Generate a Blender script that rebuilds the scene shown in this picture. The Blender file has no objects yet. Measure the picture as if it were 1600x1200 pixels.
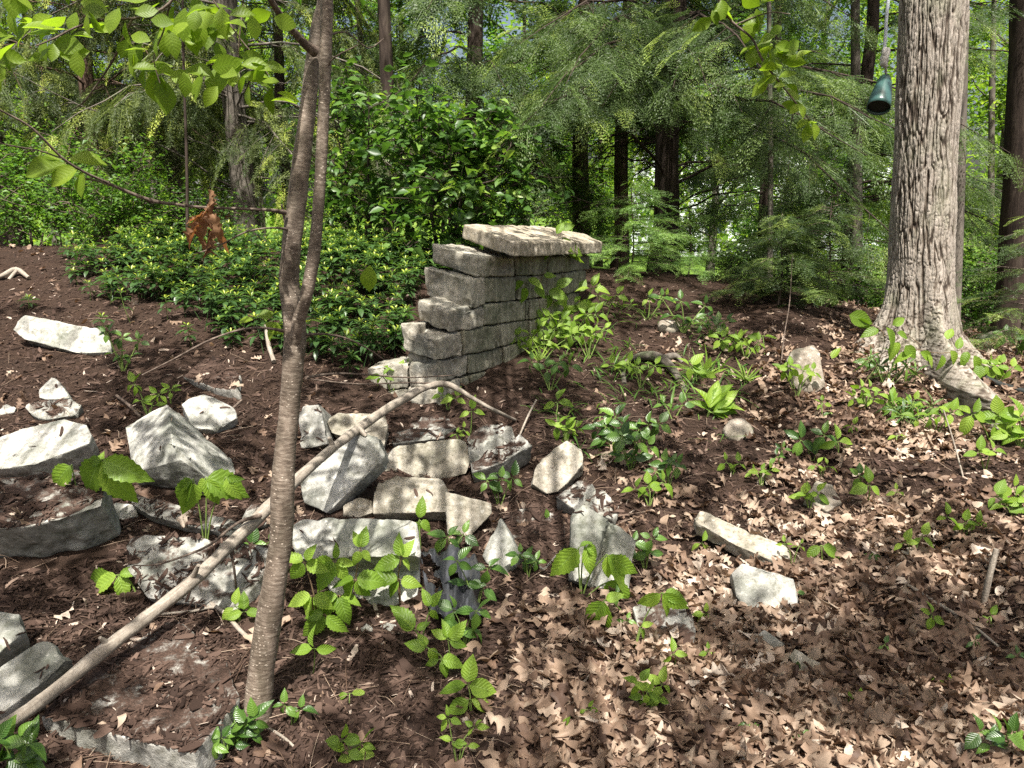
import bpy, bmesh, math, random
import numpy as np
from mathutils import Vector, Matrix
from mathutils.bvhtree import BVHTree
R = math.radians
random.seed(7); rng = np.random.default_rng(7)
scene = bpy.context.scene
COL = scene.collection

# ---------------------------------------------------------------- camera, sky, sun
F = 1155.0; PITCH = R(12.7); CAMZ = 1.5
cam_data = bpy.data.cameras.new("camera"); cam = bpy.data.objects.new("camera", cam_data); COL.objects.link(cam)
cam.location = (0, 0, CAMZ); cam.rotation_euler = (R(90) - PITCH, 0, 0)
cam_data.sensor_width = 36; cam_data.lens = 36 * F / 1600.0
cam_data.clip_start = 0.02; cam_data.clip_end = 3000
scene.camera = cam
SUN_TO = Vector((0.05, -1.0, 0)).normalized(); SUN_EL = R(64)
SUN_DIR = Vector((SUN_TO.x * math.cos(SUN_EL), SUN_TO.y * math.cos(SUN_EL), math.sin(SUN_EL)))
world = bpy.data.worlds.new("World"); scene.world = world; world.use_nodes = True
wn = world.node_tree; bg = wn.nodes["Background"]
sky = wn.nodes.new("ShaderNodeTexSky"); sky.sky_type = 'NISHITA'; sky.sun_disc = False
sky.sun_elevation = SUN_EL; sky.sun_rotation = math.atan2(SUN_TO.x, SUN_TO.y)
sky.air_density = 1.2; sky.dust_density = 7.0; sky.ozone_density = .4
wn.links.new(sky.outputs[0], bg.inputs[0]); bg.inputs[1].default_value = 0.082
sd = bpy.data.lights.new("sun", 'SUN'); sd.energy = 5.0; sd.angle = R(0.55); sd.color = (1.0, 0.955, 0.89)
so = bpy.data.objects.new("sun", sd); COL.objects.link(so)
so.rotation_euler = SUN_DIR.to_track_quat('Z', 'Y').to_euler()
vs = scene.view_settings; vs.view_transform = 'Standard'; vs.look = 'None'; vs.gamma = 1; vs.use_curve_mapping = False
vs.exposure = 1.18
cy = scene.cycles
cy.max_bounces = 7; cy.diffuse_bounces = 4; cy.glossy_bounces = 2; cy.transmission_bounces = 4; cy.transparent_max_bounces = 4
cy.sample_clamp_indirect = 6.0
cy.use_denoising = False

# ---------------------------------------------------------------- helpers
def ray(u, v):
    a = (u - 800) / F; b = (600 - v) / F
    return Vector((a, math.cos(PITCH) + b * math.sin(PITCH), -math.sin(PITCH) + b * math.cos(PITCH)))
def at(u, v, Y):
    d = ray(u, v); return Vector((0, 0, CAMZ)) + d * (Y / d.y)
def proj(P):
    P = np.atleast_2d(P); z = P[:, 2] - CAMZ
    dep = P[:, 1] * math.cos(PITCH) - z * math.sin(PITCH)
    up = P[:, 1] * math.sin(PITCH) + z * math.cos(PITCH)
    dep = np.maximum(dep, 1e-3)
    return 800 + F * P[:, 0] / dep, 600 - F * up / dep

def _h(i, j, k, s):
    n = (i * 374761393 + j * 668265263 + k * 2147483647 * 3 + s * 974634777) & 0xFFFFFFFF
    n = ((n ^ (n >> 13)) * 1274126177) & 0xFFFFFFFF
    n = ((n ^ (n >> 16)) * 2246822519) & 0xFFFFFFFF
    return ((n ^ (n >> 15)) & 0xFFFFFF) / float(0xFFFFFF)
def vnoise(P, s=0):
    P = np.asarray(P, float); I = np.floor(P).astype(np.int64); f = P - I; f = f * f * (3 - 2 * f)
    out = 0
    for a in (0, 1):
        wa = f[:, 0] if a else 1 - f[:, 0]
        for b in (0, 1):
            wb = f[:, 1] if b else 1 - f[:, 1]
            for c in (0, 1):
                wc = f[:, 2] if c else 1 - f[:, 2]
                out = out + wa * wb * wc * _h(I[:, 0] + a, I[:, 1] + b, I[:, 2] + c, s)
    return out * 2 - 1
def fbm(P, oct=4, s=0, gain=.5):
    P = np.asarray(P, float); r = 0; a = 1; t = 0
    for o in range(oct):
        r = r + a * vnoise(P * (2 ** o) + 17.3 * o, s + o); t += a; a *= gain
    return r / t
def sstep(a, b, x):
    t = np.clip((x - a) / (b - a), 0, 1); return t * t * (3 - 2 * t)

class Acc:
    def __init__(s): s.V = []; s.Q = []; s.T = []; s.A = []; s.U = []; s.n = 0
    def add(s, V, Q=None, T=None, rnd=0.5, U=None):
        V = np.asarray(V, np.float32); s.V.append(V)
        s.A.append(np.broadcast_to(np.asarray(rnd, np.float32), (len(V),)))
        s.U.append(np.zeros((len(V), 2), np.float32) if U is None else np.asarray(U, np.float32))
        if Q is not None and len(Q): s.Q.append(np.asarray(Q, np.int64) + s.n)
        if T is not None and len(T): s.T.append(np.asarray(T, np.int64) + s.n)
        s.n += len(V)
    def inst(s, tpl, M, T, rnd, S=1.0):
        """tpl=(V,Q,U); M (N,3,3) columns are the local axes; T (N,3)"""
        V, Q, U = tpl; N = len(T)
        if N == 0: return
        S = np.asarray(S, float)
        if S.ndim == 0: S = np.full((N, 1), float(S))
        elif S.ndim == 1: S = S[:, None]
        W = V[None, :, :] * S[:, None, :]
        W = np.einsum('nij,nkj->nki', M, W) + np.asarray(T)[:, None, :]
        k = len(V)
        QQ = (Q[None, :, :] + (np.arange(N) * k)[:, None, None]).reshape(-1, Q.shape[1])
        r = np.repeat(np.asarray(rnd, np.float32), k)
        UU = np.tile(U, (N, 1))
        if Q.shape[1] == 4: s.add(W.reshape(-1, 3), Q=QQ, rnd=r, U=UU)
        else: s.add(W.reshape(-1, 3), T=QQ, rnd=r, U=UU)
    def mesh(s, name, smooth=True):
        V = np.concatenate(s.V); A = np.concatenate(s.A); U = np.concatenate(s.U)
        Q = np.concatenate(s.Q) if s.Q else np.zeros((0, 4), np.int64)
        T = np.concatenate(s.T) if s.T else np.zeros((0, 3), np.int64)
        me = bpy.data.meshes.new(name)
        me.vertices.add(len(V)); me.vertices.foreach_set("co", V.ravel())
        li = np.concatenate([Q.ravel(), T.ravel()]).astype(np.int32)
        me.loops.add(len(li)); me.loops.foreach_set("vertex_index", li)
        nq, nt = len(Q), len(T)
        me.polygons.add(nq + nt)
        st = np.concatenate([np.arange(nq) * 4, nq * 4 + np.arange(nt) * 3]).astype(np.int32)
        me.polygons.foreach_set("loop_start", st)
        me.polygons.foreach_set("loop_total", np.concatenate([np.full(nq, 4), np.full(nt, 3)]).astype(np.int32))
        me.polygons.foreach_set("use_smooth", np.full(nq + nt, smooth))
        a = me.attributes.new("rnd", 'FLOAT', 'POINT'); a.data.foreach_set("value", A.astype(np.float32))
        a = me.attributes.new("luv", 'FLOAT_VECTOR', 'POINT')
        a.data.foreach_set("vector", np.concatenate([U, np.zeros((len(U), 1), np.float32)], 1).ravel())
        me.update(calc_edges=True)
        return me
    def build(s, name, mat, parent=None, smooth=True):
        me = s.mesh(name, smooth); o = bpy.data.objects.new(name, me); COL.objects.link(o)
        me.materials.append(mat)
        if parent is not None:
            o.parent = parent; me.transform(Matrix.Translation(-parent.location))
        return o

def tag(o, label=None, cat=None, group=None, kind=None):
    if label: o["label"] = label
    if cat: o["category"] = cat
    if group: o["group"] = group
    if kind: o["kind"] = kind
    return o
def thing(name, label, cat, loc, group=None):
    o = bpy.data.objects.new(name, None); COL.objects.link(o); o.location = loc; o.empty_display_size = .1
    return tag(o, label, cat, group)

def norm(a): return a / np.maximum(np.linalg.norm(a, axis=-1, keepdims=True), 1e-9)
def frames(D, roll=None, up=(0, 0, 1)):
    """columns: side, dir, normal for each direction in D"""
    D = norm(np.asarray(D, float)); U = np.broadcast_to(np.asarray(up, float), D.shape)
    X = np.cross(D, U); bad = np.linalg.norm(X, axis=1) < 1e-3; X[bad] = (1, 0, 0); X = norm(X); Z = np.cross(X, D)
    if roll is not None:
        c = np.cos(roll)[:, None]; s_ = np.sin(roll)[:, None]
        X, Z = X * c + Z * s_, Z * c - X * s_
    return np.stack([X, D, Z], axis=2)
def rdir(n, zlo=-1, zhi=1):
    z = rng.uniform(zlo, zhi, n); a = rng.uniform(0, 2 * np.pi, n); r = np.sqrt(np.maximum(0, 1 - z * z))
    return np.stack([r * np.cos(a), r * np.sin(a), z], 1)

def smooth_path(P, n=4):
    """Catmull-Rom"""
    P = np.asarray(P, float)
    if len(P) < 3: 
        t = np.linspace(0, 1, n + 1)[:, None]; return P[0] * (1 - t) + P[1] * t
    Q = np.vstack([2 * P[0] - P[1], P, 2 * P[-1] - P[-2]]); out = []
    for i in range(1, len(Q) - 2):
        for k in range(n):
            t = k / n; p0, p1, p2, p3 = Q[i - 1:i + 3]
            out.append(.5 * ((2 * p1) + (-p0 + p2) * t + (2 * p0 - 5 * p1 + 4 * p2 - p3) * t * t + (-p0 + 3 * p1 - 3 * p2 + p3) * t ** 3))
    out.append(P[-1]); return np.array(out)
def tube(acc, P, rad, n=8, rnd=.5, cap=True, wob=0, ws=8, seed=3):
    P = np.asarray(P, float); m = len(P); rad = np.broadcast_to(np.asarray(rad, float), (m,))
    T = norm(np.gradient(P, axis=0)); ref = np.array([0, 0, 1.0]) if abs(T[0, 2]) < .9 else np.array([1.0, 0, 0])
    X = np.cross(T[0], ref); X /= np.linalg.norm(X); V = []
    a = np.arange(n) * 2 * np.pi / n; L = 0; Us = []
    for i in range(m):
        X = X - T[i] * X.dot(T[i]); X /= np.linalg.norm(X); Y = np.cross(T[i], X)
        if i: L += np.linalg.norm(P[i] - P[i - 1])
        V.append(P[i] + rad[i] * (np.cos(a)[:, None] * X + np.sin(a)[:, None] * Y)); Us.append(np.stack([a / (2 * np.pi), np.full(n, L)], 1))
    V = np.concatenate(V); Us = np.concatenate(Us)
    if wob:
        C = np.repeat(P, n, 0); D = V - C; V = C + D * (1 + wob * fbm(V * ws, 3, seed))[:, None]
    i, j = np.meshgrid(np.arange(m - 1), np.arange(n), indexing='ij'); j2 = (j + 1) % n
    Q = np.stack([i * n + j, i * n + j2, (i + 1) * n + j2, (i + 1) * n + j], -1).reshape(-1, 4)
    acc.add(V, Q=Q, rnd=rnd, U=Us)
    if cap:
        for e, idx in ((0, 0), (m - 1, (m - 1) * n)):
            VV = np.vstack([V[idx:idx + n], P[e]]); k = np.arange(n)
            tr = np.stack([k, (k + 1) % n, np.full(n, n)], 1)
            if e == 0: tr = tr[:, ::-1]
            acc.add(VV, T=tr, rnd=rnd, U=np.vstack([Us[idx:idx + n], Us[idx]]))

# leaf templates: length 1 along +y, width along x, normal +z
def leaf_tpl(n=6, width=.5, fold=.15, droop=.15, serr=0, tip=1.0, peak=.4, curl=0, wave=0):
    t = np.linspace(0, 1, n + 1)
    w = np.sin(np.pi * t ** (math.log(.5) / math.log(peak))) ** .9 * width / 2
    w = np.where(t > .8, w * (1 - (t - .8) * 1.2 * tip), w)
    w[0] = .02; w[-1] = .004
    if serr: w = w * (1 + serr * (np.arange(n + 1) % 2) - serr / 2)
    V = []; U = []
    for i in range(n + 1):
        z = -droop * t[i] ** 2; y = t[i] * (1 - .12 * droop)
        e = w[i] * fold * 2 + wave * math.sin(t[i] * 14) * w[i] - curl * w[i] ** 2 * 4
        V += [(-w[i], y - .02, z + e), (0, y, z), (w[i], y - .02, z + e)]; U += [(0, t[i]), (.5, t[i]), (1, t[i])]
    V = np.array(V); Q = []
    for i in range(n):
        for s_ in (0, 1):
            a = i * 3 + s_; Q.append((a, a + 1, a + 4, a + 3))
    return V, np.array(Q), np.array(U)
def oak_tpl(seed, lobes=4):
    r = random.Random(seed); n = 4 * lobes + 2; V = []; U = []; bend = r.uniform(-.5, .9); twist = r.uniform(-1.2, 1.2); cup = r.uniform(-1.2, 1.6)
    side = r.uniform(-.25, .25); waves = r.uniform(.02, .07); ph = r.uniform(0, 6)
    for i in range(n + 1):
        t = i / n; env = (math.sin(math.pi * min(1, t ** .75)) ** .7) * .33 + .01
        k = (t * lobes * 1.0) % 1.0
        lob = .28 + .72 * (0.5 - .5 * math.cos(2 * math.pi * (t * lobes + .1)))
        wl = env * lob * r.uniform(.8, 1.15); wr = env * lob * r.uniform(.8, 1.15)
        if i == 0: wl = wr = .012
        if i == n: wl = wr = .02
        ang = twist * (t - .5); z0 = -bend * (t - .5) ** 2 * 1.3; cx = side * math.sin(math.pi * t)
        for q, x in enumerate((-wl, -wl * .5, 0, wr * .5, wr)):
            up = .12 * .5 * lob if q in (0, 4) else 0
            z = cup * x * x * 2 + waves * math.sin(9 * t + ph + q * 1.7)
            V.append((cx + x * math.cos(ang) - z * math.sin(ang), t + up * 1.2, z0 + z * math.cos(ang) + x * math.sin(ang))); U.append((q / 4, t))
    Q = []
    for i in range(n):
        for q in range(4):
            a = i * 5 + q; Q.append((a, a + 1, a + 6, a + 5))
    return np.array(V), np.array(Q), np.array(U)
def beech_tpl(seed):
    V, Q, U = leaf_tpl(6, .5, 0, 0); r = random.Random(seed); b = r.uniform(-1, 1.5); tw = r.uniform(-2, 2); c = r.uniform(-2, 4)
    V = V.copy(); y = V[:, 1] - .5; x = V[:, 0].copy(); z = c * x * x - b * y * y + .05 * np.sin(8 * y + r.uniform(0, 6)); a = tw * y
    V[:, 0] = x * np.cos(a) - z * np.sin(a); V[:, 2] = x * np.sin(a) + z * np.cos(a)
    return V, Q, U

# ---------------------------------------------------------------- materials
def mat_new(name):
    m = bpy.data.materials.new(name); m.use_nodes = True; nt = m.node_tree; nt.nodes.clear()
    out = nt.nodes.new("ShaderNodeOutputMaterial")
    return m, nt, out
def N(nt, t, **kw):
    n = nt.nodes.new(t)
    for k, v in kw.items(): setattr(n, k, v)
    return n
def ramp(nt, fac, stops, interp='LINEAR'):
    r = N(nt, "ShaderNodeValToRGB"); e = r.color_ramp.elements; r.color_ramp.interpolation = interp
    while len(e) < len(stops): e.new(0.5)
    for k, (p, c) in enumerate(stops):
        e[k].position = p; e[k].color = (*c, 1) if len(c) == 3 else c
    nt.links.new(fac, r.inputs[0]); return r.outputs[0]
def noise(nt, vec, scale, detail=5, rough=.6, dist=0):
    n = N(nt, "ShaderNodeTexNoise"); n.inputs["Scale"].default_value = scale; n.inputs["Detail"].default_value = detail
    n.inputs["Roughness"].default_value = rough; n.inputs["Distortion"].default_value = dist
    if vec is not None: nt.links.new(vec, n.inputs["Vector"])
    return n.outputs["Fac"]
def mix(nt, f, a, b, mode='MIX'):
    n = N(nt, "ShaderNodeMix", data_type='RGBA', blend_type=mode)
    for i, x in ((0, f), (6, a), (7, b)):
        if hasattr(x, "is_linked"): nt.links.new(x, n.inputs[i])
        elif isinstance(x, (int, float)): n.inputs[i].default_value = x
        else: n.inputs[i].default_value = (*x, 1)
    return n.outputs[2]
def mth(nt, op, a, b=0.0, c=None):
    n = N(nt, "ShaderNodeMath", operation=op)
    for i, x in enumerate((a, b) if c is None else (a, b, c)):
        if hasattr(x, "is_linked"): nt.links.new(x, n.inputs[i])
        else: n.inputs[i].default_value = x
    return n.outputs[0]
def coord(nt, scale=None, kind="Object"):
    tc = N(nt, "ShaderNodeTexCoord"); o = tc.outputs[kind]
    if kind == "World": o = None
    if scale:
        mp = N(nt, "ShaderNodeMapping"); mp.inputs["Scale"].default_value = scale; nt.links.new(o, mp.inputs[0]); o = mp.outputs[0]
    return o
def wpos(nt, scale=None):
    o = N(nt, "ShaderNodeNewGeometry").outputs["Position"]
    if scale:
        mp = N(nt, "ShaderNodeMapping"); mp.inputs["Scale"].default_value = scale; nt.links.new(o, mp.inputs[0]); o = mp.outputs[0]
    return o
def attr(nt, name, out="Fac"):
    a = N(nt, "ShaderNodeAttribute"); a.attribute_name = name; return a.outputs[out]
def bsdf(nt, out, color, rough=.8, spec=.3, bump=None, bstr=.5, bdist=.01, trans=None, tfac=.35):
    p = N(nt, "ShaderNodeBsdfPrincipled"); p.inputs["Roughness"].default_value = rough if not hasattr(rough, "is_linked") else .5
    if hasattr(rough, "is_linked"): nt.links.new(rough, p.inputs["Roughness"])
    p.inputs["Specular IOR Level"].default_value = spec
    if hasattr(color, "is_linked"): nt.links.new(color, p.inputs["Base Color"])
    else: p.inputs["Base Color"].default_value = (*color, 1)
    if bump is not None:
        b = N(nt, "ShaderNodeBump"); b.inputs["Strength"].default_value = bstr; b.inputs["Distance"].default_value = bdist
        nt.links.new(bump, b.inputs["Height"]); nt.links.new(b.outputs[0], p.inputs["Normal"])
    if trans is None: nt.links.new(p.outputs[0], out.inputs[0])
    else:
        t = N(nt, "ShaderNodeBsdfTranslucent"); nt.links.new(trans, t.inputs[0])
        m = N(nt, "ShaderNodeMixShader"); m.inputs[0].default_value = tfac
        nt.links.new(p.outputs[0], m.inputs[1]); nt.links.new(t.outputs[0], m.inputs[2]); nt.links.new(m.outputs[0], out.inputs[0])
    return p
def leaf_mat(name, stops, trans_gain=(1.5, 1.6, .7), tfac=.4, rough=.45, spec=.35, veins=False):
    m, nt, out = mat_new(name); r = attr(nt, "rnd"); c = ramp(nt, r, stops)
    if veins:
        uv = attr(nt, "luv", "Vector"); sep = N(nt, "ShaderNodeSeparateXYZ"); nt.links.new(uv, sep.inputs[0])
        ax = mth(nt, 'ABSOLUTE', mth(nt, 'SUBTRACT', sep.outputs[0], .5))
        mid = mth(nt, 'LESS_THAN', ax, .028)
        vy = mth(nt, 'SUBTRACT', mth(nt, 'MULTIPLY', sep.outputs[1], 8.0), mth(nt, 'MULTIPLY', ax, 4.0))
        vv = mth(nt, 'LESS_THAN', mth(nt, 'ABSOLUTE', mth(nt, 'SUBTRACT', mth(nt, 'FRACT', vy), .5)), .07)
        hgt = mth(nt, 'SINE', mth(nt, 'MULTIPLY', vy, 6.283))
        c = mix(nt, mth(nt, 'MULTIPLY', mth(nt, 'MAXIMUM', mid, mth(nt, 'MULTIPLY', vv, .4)), veins), c, (.35, .5, .16))
        c = mix(nt, noise(nt, wpos(nt), 60, 3), mix(nt, 1.0, c, (.72, .78, .7), 'MULTIPLY'), c)
        t = mix(nt, 1.0, c, trans_gain, 'MULTIPLY'); bsdf(nt, out, c, rough, spec, hgt, min(.45, veins * 1.6), .0012, t, tfac)
    else:
        t = mix(nt, 1.0, c, trans_gain, 'MULTIPLY'); bsdf(nt, out, c, rough, spec, None, 0, 0, t, tfac)
    return m
M = {}
G1 = leaf_mat
M['seedling'] = leaf_mat("seedling_leaf", [(0, (.13, .22, .022)), (.5, (.20, .32, .035)), (1, (.30, .42, .06))], tfac=.45, veins=.28)
M['darkleaf'] = leaf_mat("glossy_leaf", [(0, (.035, .085, .014)), (.6, (.075, .15, .024)), (1, (.15, .26, .04))], tfac=.28, rough=.33, spec=.5, veins=.2)
M['saplingleaf'] = leaf_mat("sapling_leaf", [(0, (.15, .23, .02)), (1, (.26, .36, .035))], tfac=.55, veins=.08)
M['shrubleaf'] = leaf_mat("shrub_leaf", [(0, (.032, .075, .018)), (.6, (.07, .145, .03)), (.88, (.16, .27, .055)), (1, (.26, .37, .08))], tfac=.38, rough=.4)
M['spring'] = leaf_mat("spring_leaf", [(0, (.10, .19, .025)), (.6, (.19, .29, .04)), (1, (.30, .38, .07))], tfac=.5)
M['midleaf'] = leaf_mat("woodland_leaf", [(0, (.055, .13, .025)), (.6, (.10, .20, .035)), (1, (.17, .28, .05))], tfac=.45)
M['needle'] = leaf_mat("hemlock_needle", [(0, (.028, .052, .018)), (.5, (.068, .112, .034)), (.85, (.135, .20, .052)), (1, (.26, .34, .08))], tfac=.35, rough=.5, trans_gain=(1.3, 1.4, .8))
M['spruce'] = leaf_mat("spruce_needle", [(0, (.03, .048, .018)), (.5, (.07, .10, .028)), (.85, (.15, .19, .045)), (1, (.34, .40, .07))], tfac=.35, rough=.55, trans_gain=(1.3, 1.4, .8))
M['fresh'] = leaf_mat("fresh_needle", [(0, (.10, .20, .05)), (1, (.22, .34, .09))], tfac=.35, rough=.5)
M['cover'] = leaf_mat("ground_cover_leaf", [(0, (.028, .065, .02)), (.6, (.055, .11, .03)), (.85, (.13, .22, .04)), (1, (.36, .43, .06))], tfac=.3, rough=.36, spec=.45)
M['litter'] = leaf_mat("dead_leaf", [(0, (.06, .036, .025)), (.3, (.145, .092, .062)), (.6, (.25, .175, .122)), (.85, (.37, .285, .21)), (1, (.50, .42, .34))], trans_gain=(1.2, .9, .6), tfac=.18, rough=.6, spec=.25)
M['rust'] = leaf_mat("withered_leaf", [(0, (.20, .105, .055)), (1, (.38, .22, .12))], trans_gain=(1.3, .9, .5), tfac=.35, rough=.6)
M['mulch'] = leaf_mat("mulch_chip", [(0, (.016, .010, .0075)), (.55, (.05, .031, .023)), (.85, (.10, .066, .050)), (.96, (.20, .145, .11)), (1, (.38, .31, .25))], trans_gain=(1, 1, 1), tfac=.0, rough=.85, spec=.15)

def bark_mat(name, c1, c2, c3, sx=18, sz=3, bd=.012, bs=.8, moss=None, cracks=False):
    m, nt, out = mat_new(name); v = wpos(nt, (sx, sx, sz)); n1 = noise(nt, v, 1, 6, .65, .6)
    n2 = noise(nt, wpos(nt), 4, 3)
    c = ramp(nt, n1, [(.3, c1), (.5, c2), (.72, c3)])
    c = mix(nt, ramp(nt, n2, [(.35, (0, 0, 0)), (.7, (1, 1, 1))]), mix(nt, 1.0, c, (.75, .75, .75), 'MULTIPLY'), c)
    if moss: c = mix(nt, ramp(nt, noise(nt, wpos(nt), 9, 5), [(.55, (0, 0, 0)), (.68, (1, 1, 1))]), c, moss)
    bsdf(nt, out, c, .85, .2, n1, bs, bd); return m
M['bark_dark'] = bark_mat("dark_bark", (.018, .013, .010), (.05, .036, .028), (.10, .078, .06))
M['bark_brown'] = bark_mat("brown_bark", (.04, .026, .019), (.13, .085, .06), (.22, .155, .115))
M['bark_grey'] = bark_mat("grey_bark", (.06, .052, .045), (.14, .122, .10), (.25, .22, .185), moss=(.12, .14, .08))
M['twig'] = bark_mat("twig_bark", (.05, .038, .03), (.12, .09, .07), (.26, .21, .17), 60, 60, .002)
def furrow_mat():
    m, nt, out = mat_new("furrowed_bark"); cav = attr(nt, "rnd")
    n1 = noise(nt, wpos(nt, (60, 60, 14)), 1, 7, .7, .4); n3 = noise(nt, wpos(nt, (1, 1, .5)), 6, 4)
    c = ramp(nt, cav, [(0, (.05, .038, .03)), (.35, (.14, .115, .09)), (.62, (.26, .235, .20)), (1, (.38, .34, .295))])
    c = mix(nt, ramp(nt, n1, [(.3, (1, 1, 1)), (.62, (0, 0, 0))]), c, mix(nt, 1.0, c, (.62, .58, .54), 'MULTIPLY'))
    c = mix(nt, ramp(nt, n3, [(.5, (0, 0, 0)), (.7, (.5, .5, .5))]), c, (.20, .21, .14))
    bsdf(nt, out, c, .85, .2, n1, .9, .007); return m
M['furrow'] = furrow_mat()
def sapling_mat():
    m, nt, out = mat_new("sapling_bark"); uv = attr(nt, "luv", "Vector"); sep = N(nt, "ShaderNodeSeparateXYZ"); nt.links.new(uv, sep.inputs[0])
    cb = N(nt, "ShaderNodeCombineXYZ"); nt.links.new(mth(nt, 'MULTIPLY', sep.outputs[0], 6.0), cb.inputs[0]); nt.links.new(mth(nt, 'MULTIPLY', sep.outputs[1], 120.0), cb.inputs[1])
    ring = noise(nt, cb.outputs[0], 1, 5, .7, .3)
    big = noise(nt, wpos(nt, (25, 25, 7)), 1, 5, .6, .5)
    c = ramp(nt, ring, [(.32, (.085, .062, .046)), (.5, (.185, .145, .11)), (.64, (.29, .24, .19)), (.72, (.40, .34, .28))])
    c = mix(nt, ramp(nt, big, [(.38, (0, 0, 0)), (.62, (1, 1, 1))]), mix(nt, 1.0, c, (.55, .55, .52), 'MULTIPLY'), c)
    vo = N(nt, "ShaderNodeTexVoronoi"); vo.inputs["Scale"].default_value = 1; nt.links.new(wpos(nt, (75, 75, 130)), vo.inputs["Vector"])
    dots = mth(nt, 'MULTIPLY', mth(nt, 'LESS_THAN', vo.outputs["Distance"], .2), mth(nt, 'GREATER_THAN', noise(nt, wpos(nt), 11, 3), .5))
    c = mix(nt, mth(nt, 'MULTIPLY', dots, .75), c, (.55, .47, .38))
    h = mth(nt, 'ADD', ring, mth(nt, 'MULTIPLY', dots, .6))
    bsdf(nt, out, c, .6, .35, h, .7, .003); return m
M['sapling'] = sapling_mat()
def pole_mat():
    m, nt, out = mat_new("weathered_branch_bark"); n1 = noise(nt, attr(nt, "luv", "Vector"), 14, 6, .7, .6); n2 = noise(nt, wpos(nt), 110, 4)
    c = ramp(nt, n1, [(.3, (.13, .108, .088)), (.5, (.27, .235, .19)), (.7, (.40, .355, .295))])
    c = mix(nt, ramp(nt, n2, [(.4, (0, 0, 0)), (.7, (.6, .6, .6))]), c, (.15, .12, .09))
    bsdf(nt, out, c, .65, .3, n2, .6, .003); return m
M['pole'] = pole_mat()

def stone_mat(name, base, pale, dark, dirt=.0, green=.2, streak=False):
    m, nt, out = mat_new(name); w = wpos(nt)
    n1 = noise(nt, w, 7, 6, .62, .4); n2 = noise(nt, w, 38, 6, .7); n3 = noise(nt, w, 190, 3, .7); n4 = noise(nt, w, 3.3, 4, .6, .8)
    c = ramp(nt, n1, [(.34, dark), (.48, base), (.64, pale)])
    c = mix(nt, ramp(nt, n2, [(.36, (1, 1, 1)), (.5, (0, 0, 0))]), c, mix(nt, 1.0, c, (.55, .54, .5), 'MULTIPLY'))
    c = mix(nt, ramp(nt, n2, [(.58, (0, 0, 0)), (.66, (.55, .55, .55))]), c, (.62, .60, .54))
    c = mix(nt, ramp(nt, n3, [(.3, (.8, .8, .8)), (.42, (0, 0, 0))]), c, mix(nt, 1.0, c, (.45, .42, .38), 'MULTIPLY'))
    if green: c = mix(nt, mth(nt, 'MULTIPLY', ramp(nt, n4, [(.42, (0, 0, 0)), (.65, (1, 1, 1))]), green), c, (.13, .155, .10))
    if streak:
        sn = noise(nt, wpos(nt, (26, 26, 2.2)), 1, 4, .6, .3)
        c = mix(nt, ramp(nt, sn, [(.54, (0, 0, 0)), (.66, (.5, .5, .5))]), c, (.40, .38, .30))
        c = mix(nt, ramp(nt, sn, [(.34, (.5, .5, .5)), (.44, (0, 0, 0))]), c, (.09, .09, .07))
    if dirt:
        g = N(nt, "ShaderNodeNewGeometry"); s = N(nt, "ShaderNodeSeparateXYZ"); nt.links.new(g.outputs["Normal"], s.inputs[0])
        dn = noise(nt, w, 13, 9, .74, .3)
        k = mth(nt, 'ADD', mth(nt, 'MULTIPLY', s.outputs[2], .9), mth(nt, 'ADD', dn, dirt - 1.52))
        k = ramp(nt, k, [(.12, (0, 0, 0)), (.19, (.75, .75, .75)), (.25, (1, 1, 1))])
        fb_ = noise(nt, wpos(nt, (70, 150, 70)), 1, 5, .75, 1.5); c = mix(nt, k, c, ramp(nt, fb_, [(.35, (.014, .009, .006)), (.55, (.06, .037, .027)), (.75, (.14, .09, .07))]))
    bh = mth(nt, 'ADD', mth(nt, 'MULTIPLY', n2, 1.0), mth(nt, 'MULTIPLY', n3, .35))
    bsdf(nt, out, c, .88, .2, bh, .65, .009); return m
M['stone'] = stone_mat("weathered_concrete", (.30, .295, .268), (.50, .49, .45), (.15, .15, .135), 0, .35)
M['stone_dirty'] = stone_mat("mulch_strewn_concrete", (.27, .262, .235), (.40, .39, .355), (.15, .15, .135), .40, .25)
M['stone_buried'] = stone_mat("mulch_covered_concrete", (.29, .28, .25), (.42, .41, .37), (.20, .19, .165), .48, .1)
M['stone_tan'] = stone_mat("tan_concrete", (.31, .28, .225), (.42, .385, .32), (.19, .17, .135), 0, .25)
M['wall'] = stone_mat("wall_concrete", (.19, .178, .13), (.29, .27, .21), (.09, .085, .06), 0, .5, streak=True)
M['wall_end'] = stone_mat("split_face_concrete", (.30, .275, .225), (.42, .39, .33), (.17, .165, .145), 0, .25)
M['cap'] = stone_mat("cap_concrete", (.33, .285, .215), (.44, .39, .31), (.21, .185, .14), 0, .15)
M['rock'] = stone_mat("field_rock", (.24, .205, .165), (.33, .29, .24), (.13, .11, .09), 0, .35)

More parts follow.
